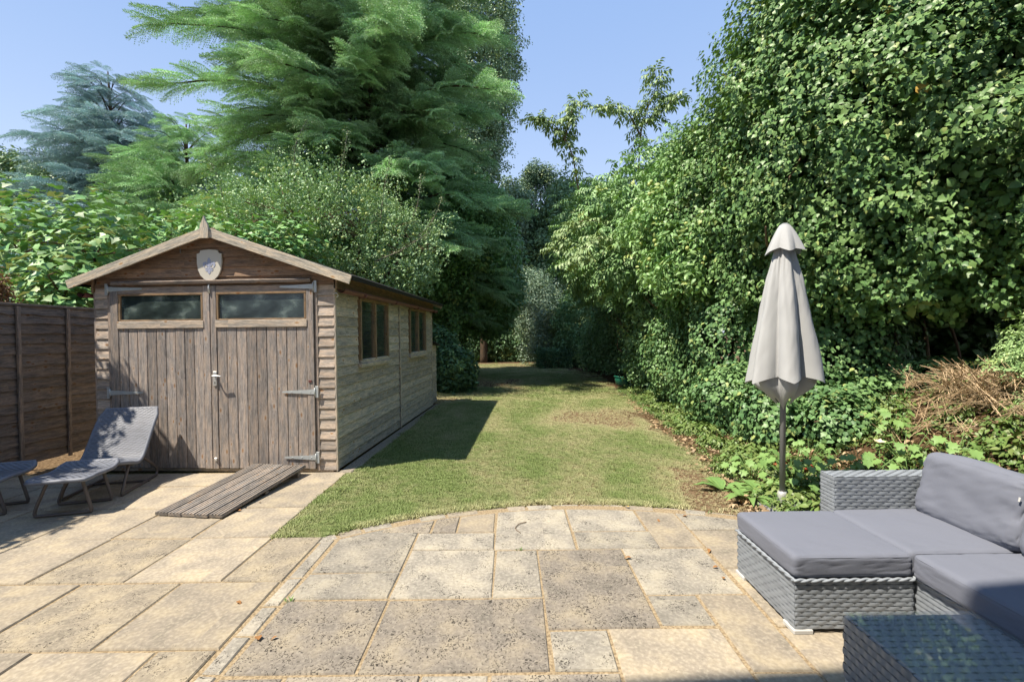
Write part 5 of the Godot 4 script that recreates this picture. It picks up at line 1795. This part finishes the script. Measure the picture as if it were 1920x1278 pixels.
	broad_tree("privet_bush", "twiggy light-leaved bush cut by the right picture edge", "shrub", Vector3(5.0, 0.6, -4.35), 0.03, [E(5.25, 1.0, -4.2, 0.5, 0.85, 0.5), E(5.2, 0.5, -3.7, 0.6, 0.75, 0.55)], 2100, 0.35, tiny, 0.8, 1.3, Color(0.13, 0.205, 0.06), Color(0.25, 0.32, 0.11), {"lump": 0.3, "up": 0.3, "hang": -0.3, "twigs": 16})
	# low leafy weeds on the bank
	rng.seed = 4004
	var weed := clump(51, 12, 0.10, leaf_simple(0.06, 0.034, 0.25, 0.2), 0.8, 0.1)
	var bx := []
	var bc := []
	for i in 8200:
		var z := -3.6 - 9.0 * pow(rng.randf(), 1.3)
		var x := lawn_edge(z).y + absf(rng.randfn(0, 0.45)) + 0.05
		if z > -6.5 and rng.randf() < 0.45: x = R(2.6, 5.4)
		if i < 420:
			x = R(3.9, 5.4)
			z = R(-5.6, -4.0)
		if on_patio(x, z + 0.05) or x > 5.6: continue
		var thin := noise.get_noise_2d(x * 30 + 9, z * 30)
		if thin < -0.12: continue
		var s := R(0.5, 1.1) * (0.55 + 0.9 * clampf(thin + 0.4, 0, 1)) * (0.6 if x - lawn_edge(z).y < 0.25 else 1.0)
		bx.append(Transform3D(Basis(Vector3.UP, R(0, TAU)).scaled(Vector3.ONE * s), Vector3(x, bank_height(x, z) + 0.06 * s, z)))
		bc.append(Color(0.10, 0.185, 0.045).lerp(Color(0.20, 0.26, 0.08), rng.randf()) * R(0.8, 1.15))
	tag(scatter("ground_cover", weed, M.broadleaf, self, bx, bc), "low leafy weeds between the lawn and the hedge", "ground cover", "", "stuff")
	# brown leaf litter
	bx = []
	bc = []
	var litter := leaf_simple(0.06, 0.034, 0.4, 0.4)
	for i in 5200:
		var z := -3.7 - 8.0 * pow(rng.randf(), 1.4)
		var x := lawn_edge(z).y + R(-0.15, 1.4) if rng.randf() < 0.5 else R(3.0, 5.6)
		if on_patio(x, z + 0.05): continue
		bx.append(Transform3D(Basis.from_euler(Vector3(R(-0.5, 0.5), R(0, TAU), R(-0.5, 0.5))).scaled(Vector3.ONE * R(0.6, 1.3)), Vector3(x, maxf(0.0, bank_height(x, z)) + R(0.0, 0.03), z)))
		bc.append(Color(0.30, 0.20, 0.11).lerp(Color(0.50, 0.38, 0.24), rng.randf()) * R(0.7, 1.2))
	tag(scatter("leaf_litter", litter, M.broadleaf, self, bx, bc), "dry brown leaf litter strewn under the hedge", "leaf litter", "", "stuff")
	# cut dry stalks heaped on the bank
	rng.seed = 4005
	var st := tool()
	for i in 15:
		var a := R(0, TAU)
		var p := Vector3(R(-0.05, 0.05), R(-0.03, 0.03), R(-0.05, 0.05))
		var d := Vector3(cos(a), R(-0.35, 0.35), sin(a)) * R(0.10, 0.22)
		var w := d.cross(Vector3.UP).normalized() * 0.0024
		quad(st, p - d + w, p - d - w, p + d - w, p + d + w)
		w = Vector3(0, 0.0024, 0)
		quad(st, p - d + w, p - d - w, p + d - w, p + d + w)
	var stalks := done(st)
	bx = []
	bc = []
	for i in 90:
		var x := 4.75 + rng.randfn(0, 0.30)
		var z := -4.55 + rng.randfn(0, 0.38)
		bx.append(Transform3D(Basis.from_euler(Vector3(R(-1.0, 1.0), R(0, TAU), R(-1.0, 1.0))).scaled(Vector3.ONE * R(0.6, 1.4)), Vector3(x, bank_height(x, z) + R(0.0, 0.30) * exp(-pow(x - 4.6, 2) * 3.0), z)))
		bc.append(Color(0.95, 0.92, 0.88).lerp(Color(1.35, 1.35, 1.35), rng.randf()))
	tag(scatter("dry_stalks", stalks, M.straw, self, bx, bc), "heap of cut dry stalks on the bank behind the sofa", "dry stalks", "", "stuff")
	# leafy plants beside the patio
	var mallow := leaf_lobed(1.0, [0.26, 0.46, 0.33, 0.52, 0.36, 0.54, 0.38, 0.60], 0.16, 0.22)
	var blade := leaf_simple(1.0, 0.26, 0.3, 0.35)
	var where := [[2.72, -4.35, "beside the parasol's foot"], [2.95, -4.75, "behind the parasol pole, in half shade"], [3.15, -4.10, "just behind the sofa's left arm corner"], [3.42, -4.45, "behind the sofa arm, near the white bloom"], [3.55, -4.05, "over the middle of the sofa arm"], [3.80, -4.40, "right of the white bloom"], [3.95, -4.05, "behind the first back cushion's top corner"], [3.25, -5.0, "in the shade beyond the red pot"], [4.05, -4.85, "at the foot of the dry stalk heap"], [2.5, -4.75, "at the lawn's corner left of the parasol"]]
	for i in where.size():
		var x: float = where[i][0]
		var z: float = where[i][1]
		var y := bank_height(x, z)
		var pl := thing("mallow_plant", "bright green lobed-leaf plant " + where[i][2], "plant", Vector3(x, y, z), 0.0, "lobed-leaf plants behind the sofa")
		for k in 24:
			var a := R(0, TAU)
			var r := R(0.04, 0.30)
			var p := Vector3(cos(a) * r, R(0.10, 0.34), sin(a) * r)
			part("stalk", tube([Vector3(0, -0.01, 0), p * Vector3(0.6, 0.6, 0.6), p], 0.003, 0.0025, 4), M["fig_leaf_1"], pl)
			part("leaf", mallow, M["fig_leaf_%d" % (3 if k % 3 else 1)], pl, Transform3D(leaf_basis(Vector3(cos(a) * 0.4, 1, sin(a) * 0.4 + 0.25), Vector3(cos(a), -0.2, sin(a)), R(0.065, 0.115)), p))
	for i in 3:
		var spot := [Vector3(2.18, 0, -4.18), Vector3(2.05, 0, -4.42), Vector3(2.36, 0, -4.28)][i] as Vector3
		var pl := thing("strap_leaf_plant", "rosette of long pale green leaves " + ["left of the parasol pole by the patio", "at the edge of the bare soil", "right against the parasol base"][i], "plant", spot, 0.0, "long-leaved rosettes by the parasol")
		for k in 13:
			var a := R(0, TAU)
			part("leaf", blade, M["fig_leaf_%d" % (3 if k % 2 else 1)], pl, Transform3D(leaf_basis(Vector3(-cos(a) * 0.5, 1, -sin(a) * 0.5), Vector3(cos(a), R(0.5, 1.2), sin(a)), R(0.20, 0.30)), Vector3(cos(a) * 0.02, 0, sin(a) * 0.02)))
	var fl := thing("cream_flower", "cream and yellow bloom among the leaves behind the sofa arm", "flower", Vector3(3.52, bank_height(3.52, -4.4) + 0.36, -4.36))
	part("stalk", tube([Vector3(0, -0.36, 0), Vector3(0.01, 0, 0)], 0.004, 0.003, 5), M["fig_leaf_1"], fl)
	for k in 9:
		var a := TAU * k / 9.0
		part("petal", leaf_simple(0.075, 0.05, 0.4, 0.1), M.petal, fl, Transform3D(leaf_basis(Vector3(-cos(a), 0.8, -sin(a) + 0.4), Vector3(cos(a), R(0.2, 0.7), sin(a)), R(0.8, 1.1)), Vector3.ZERO))


func _ready() -> void:
	rng.seed = 7
	# camera, sky, sun
	var cam := Camera3D.new()
	cam.name = "camera"
	cam.fov = 73.7
	cam.near = 0.05
	cam.far = 900.0
	cam.position = Vector3(0, 1.54, 0)
	cam.rotation_degrees = Vector3(-0.8, 0, -0.65)
	add_child(cam)
	cam.current = true
	var env := Environment.new()
	env.background_mode = Environment.BG_SKY
	var sky := Sky.new()
	var sm := ProceduralSkyMaterial.new()
	sm.sky_top_color = Color(0.365, 0.458, 0.600)
	sm.sky_horizon_color = Color(0.645, 0.685, 0.735)
	sm.sky_curve = 0.20
	sm.ground_bottom_color = Color(0.42, 0.41, 0.36)
	sm.ground_horizon_color = Color(0.70, 0.72, 0.74)
	sm.sun_angle_max = 1.0
	sm.sky_energy_multiplier = 1.0
	sky.sky_material = sm
	env.sky = sky
	env.tonemap_mode = Environment.TONE_MAPPER_LINEAR
	env.tonemap_exposure = 2.75
	env.sdfgi_enabled = true
	env.ssao_enabled = true
	env.ssil_enabled = true
	var we := WorldEnvironment.new()
	we.name = "environment"
	we.environment = env
	add_child(we)
	var sun := DirectionalLight3D.new()
	sun.name = "sun"
	sun.light_color = Color(1.0, 0.955, 0.88)
	sun.light_energy = 0.96
	sun.light_angular_distance = 0.5
	sun.shadow_enabled = true
	add_child(sun)
	sun.look_at_from_position(Vector3(0, 20, 0), Vector3(0, 20, 0) + SUN, Vector3.UP)
	materials()
	build_ground()
	build_patio()
	build_shed()
	build_fence()
	build_house()
	build_ramp()
	build_sofa()
	build_parasol()
	build_loungers()
	build_conifers()
	build_trees()
	build_west()
	build_east()
	build_grass()
	build_small_things()
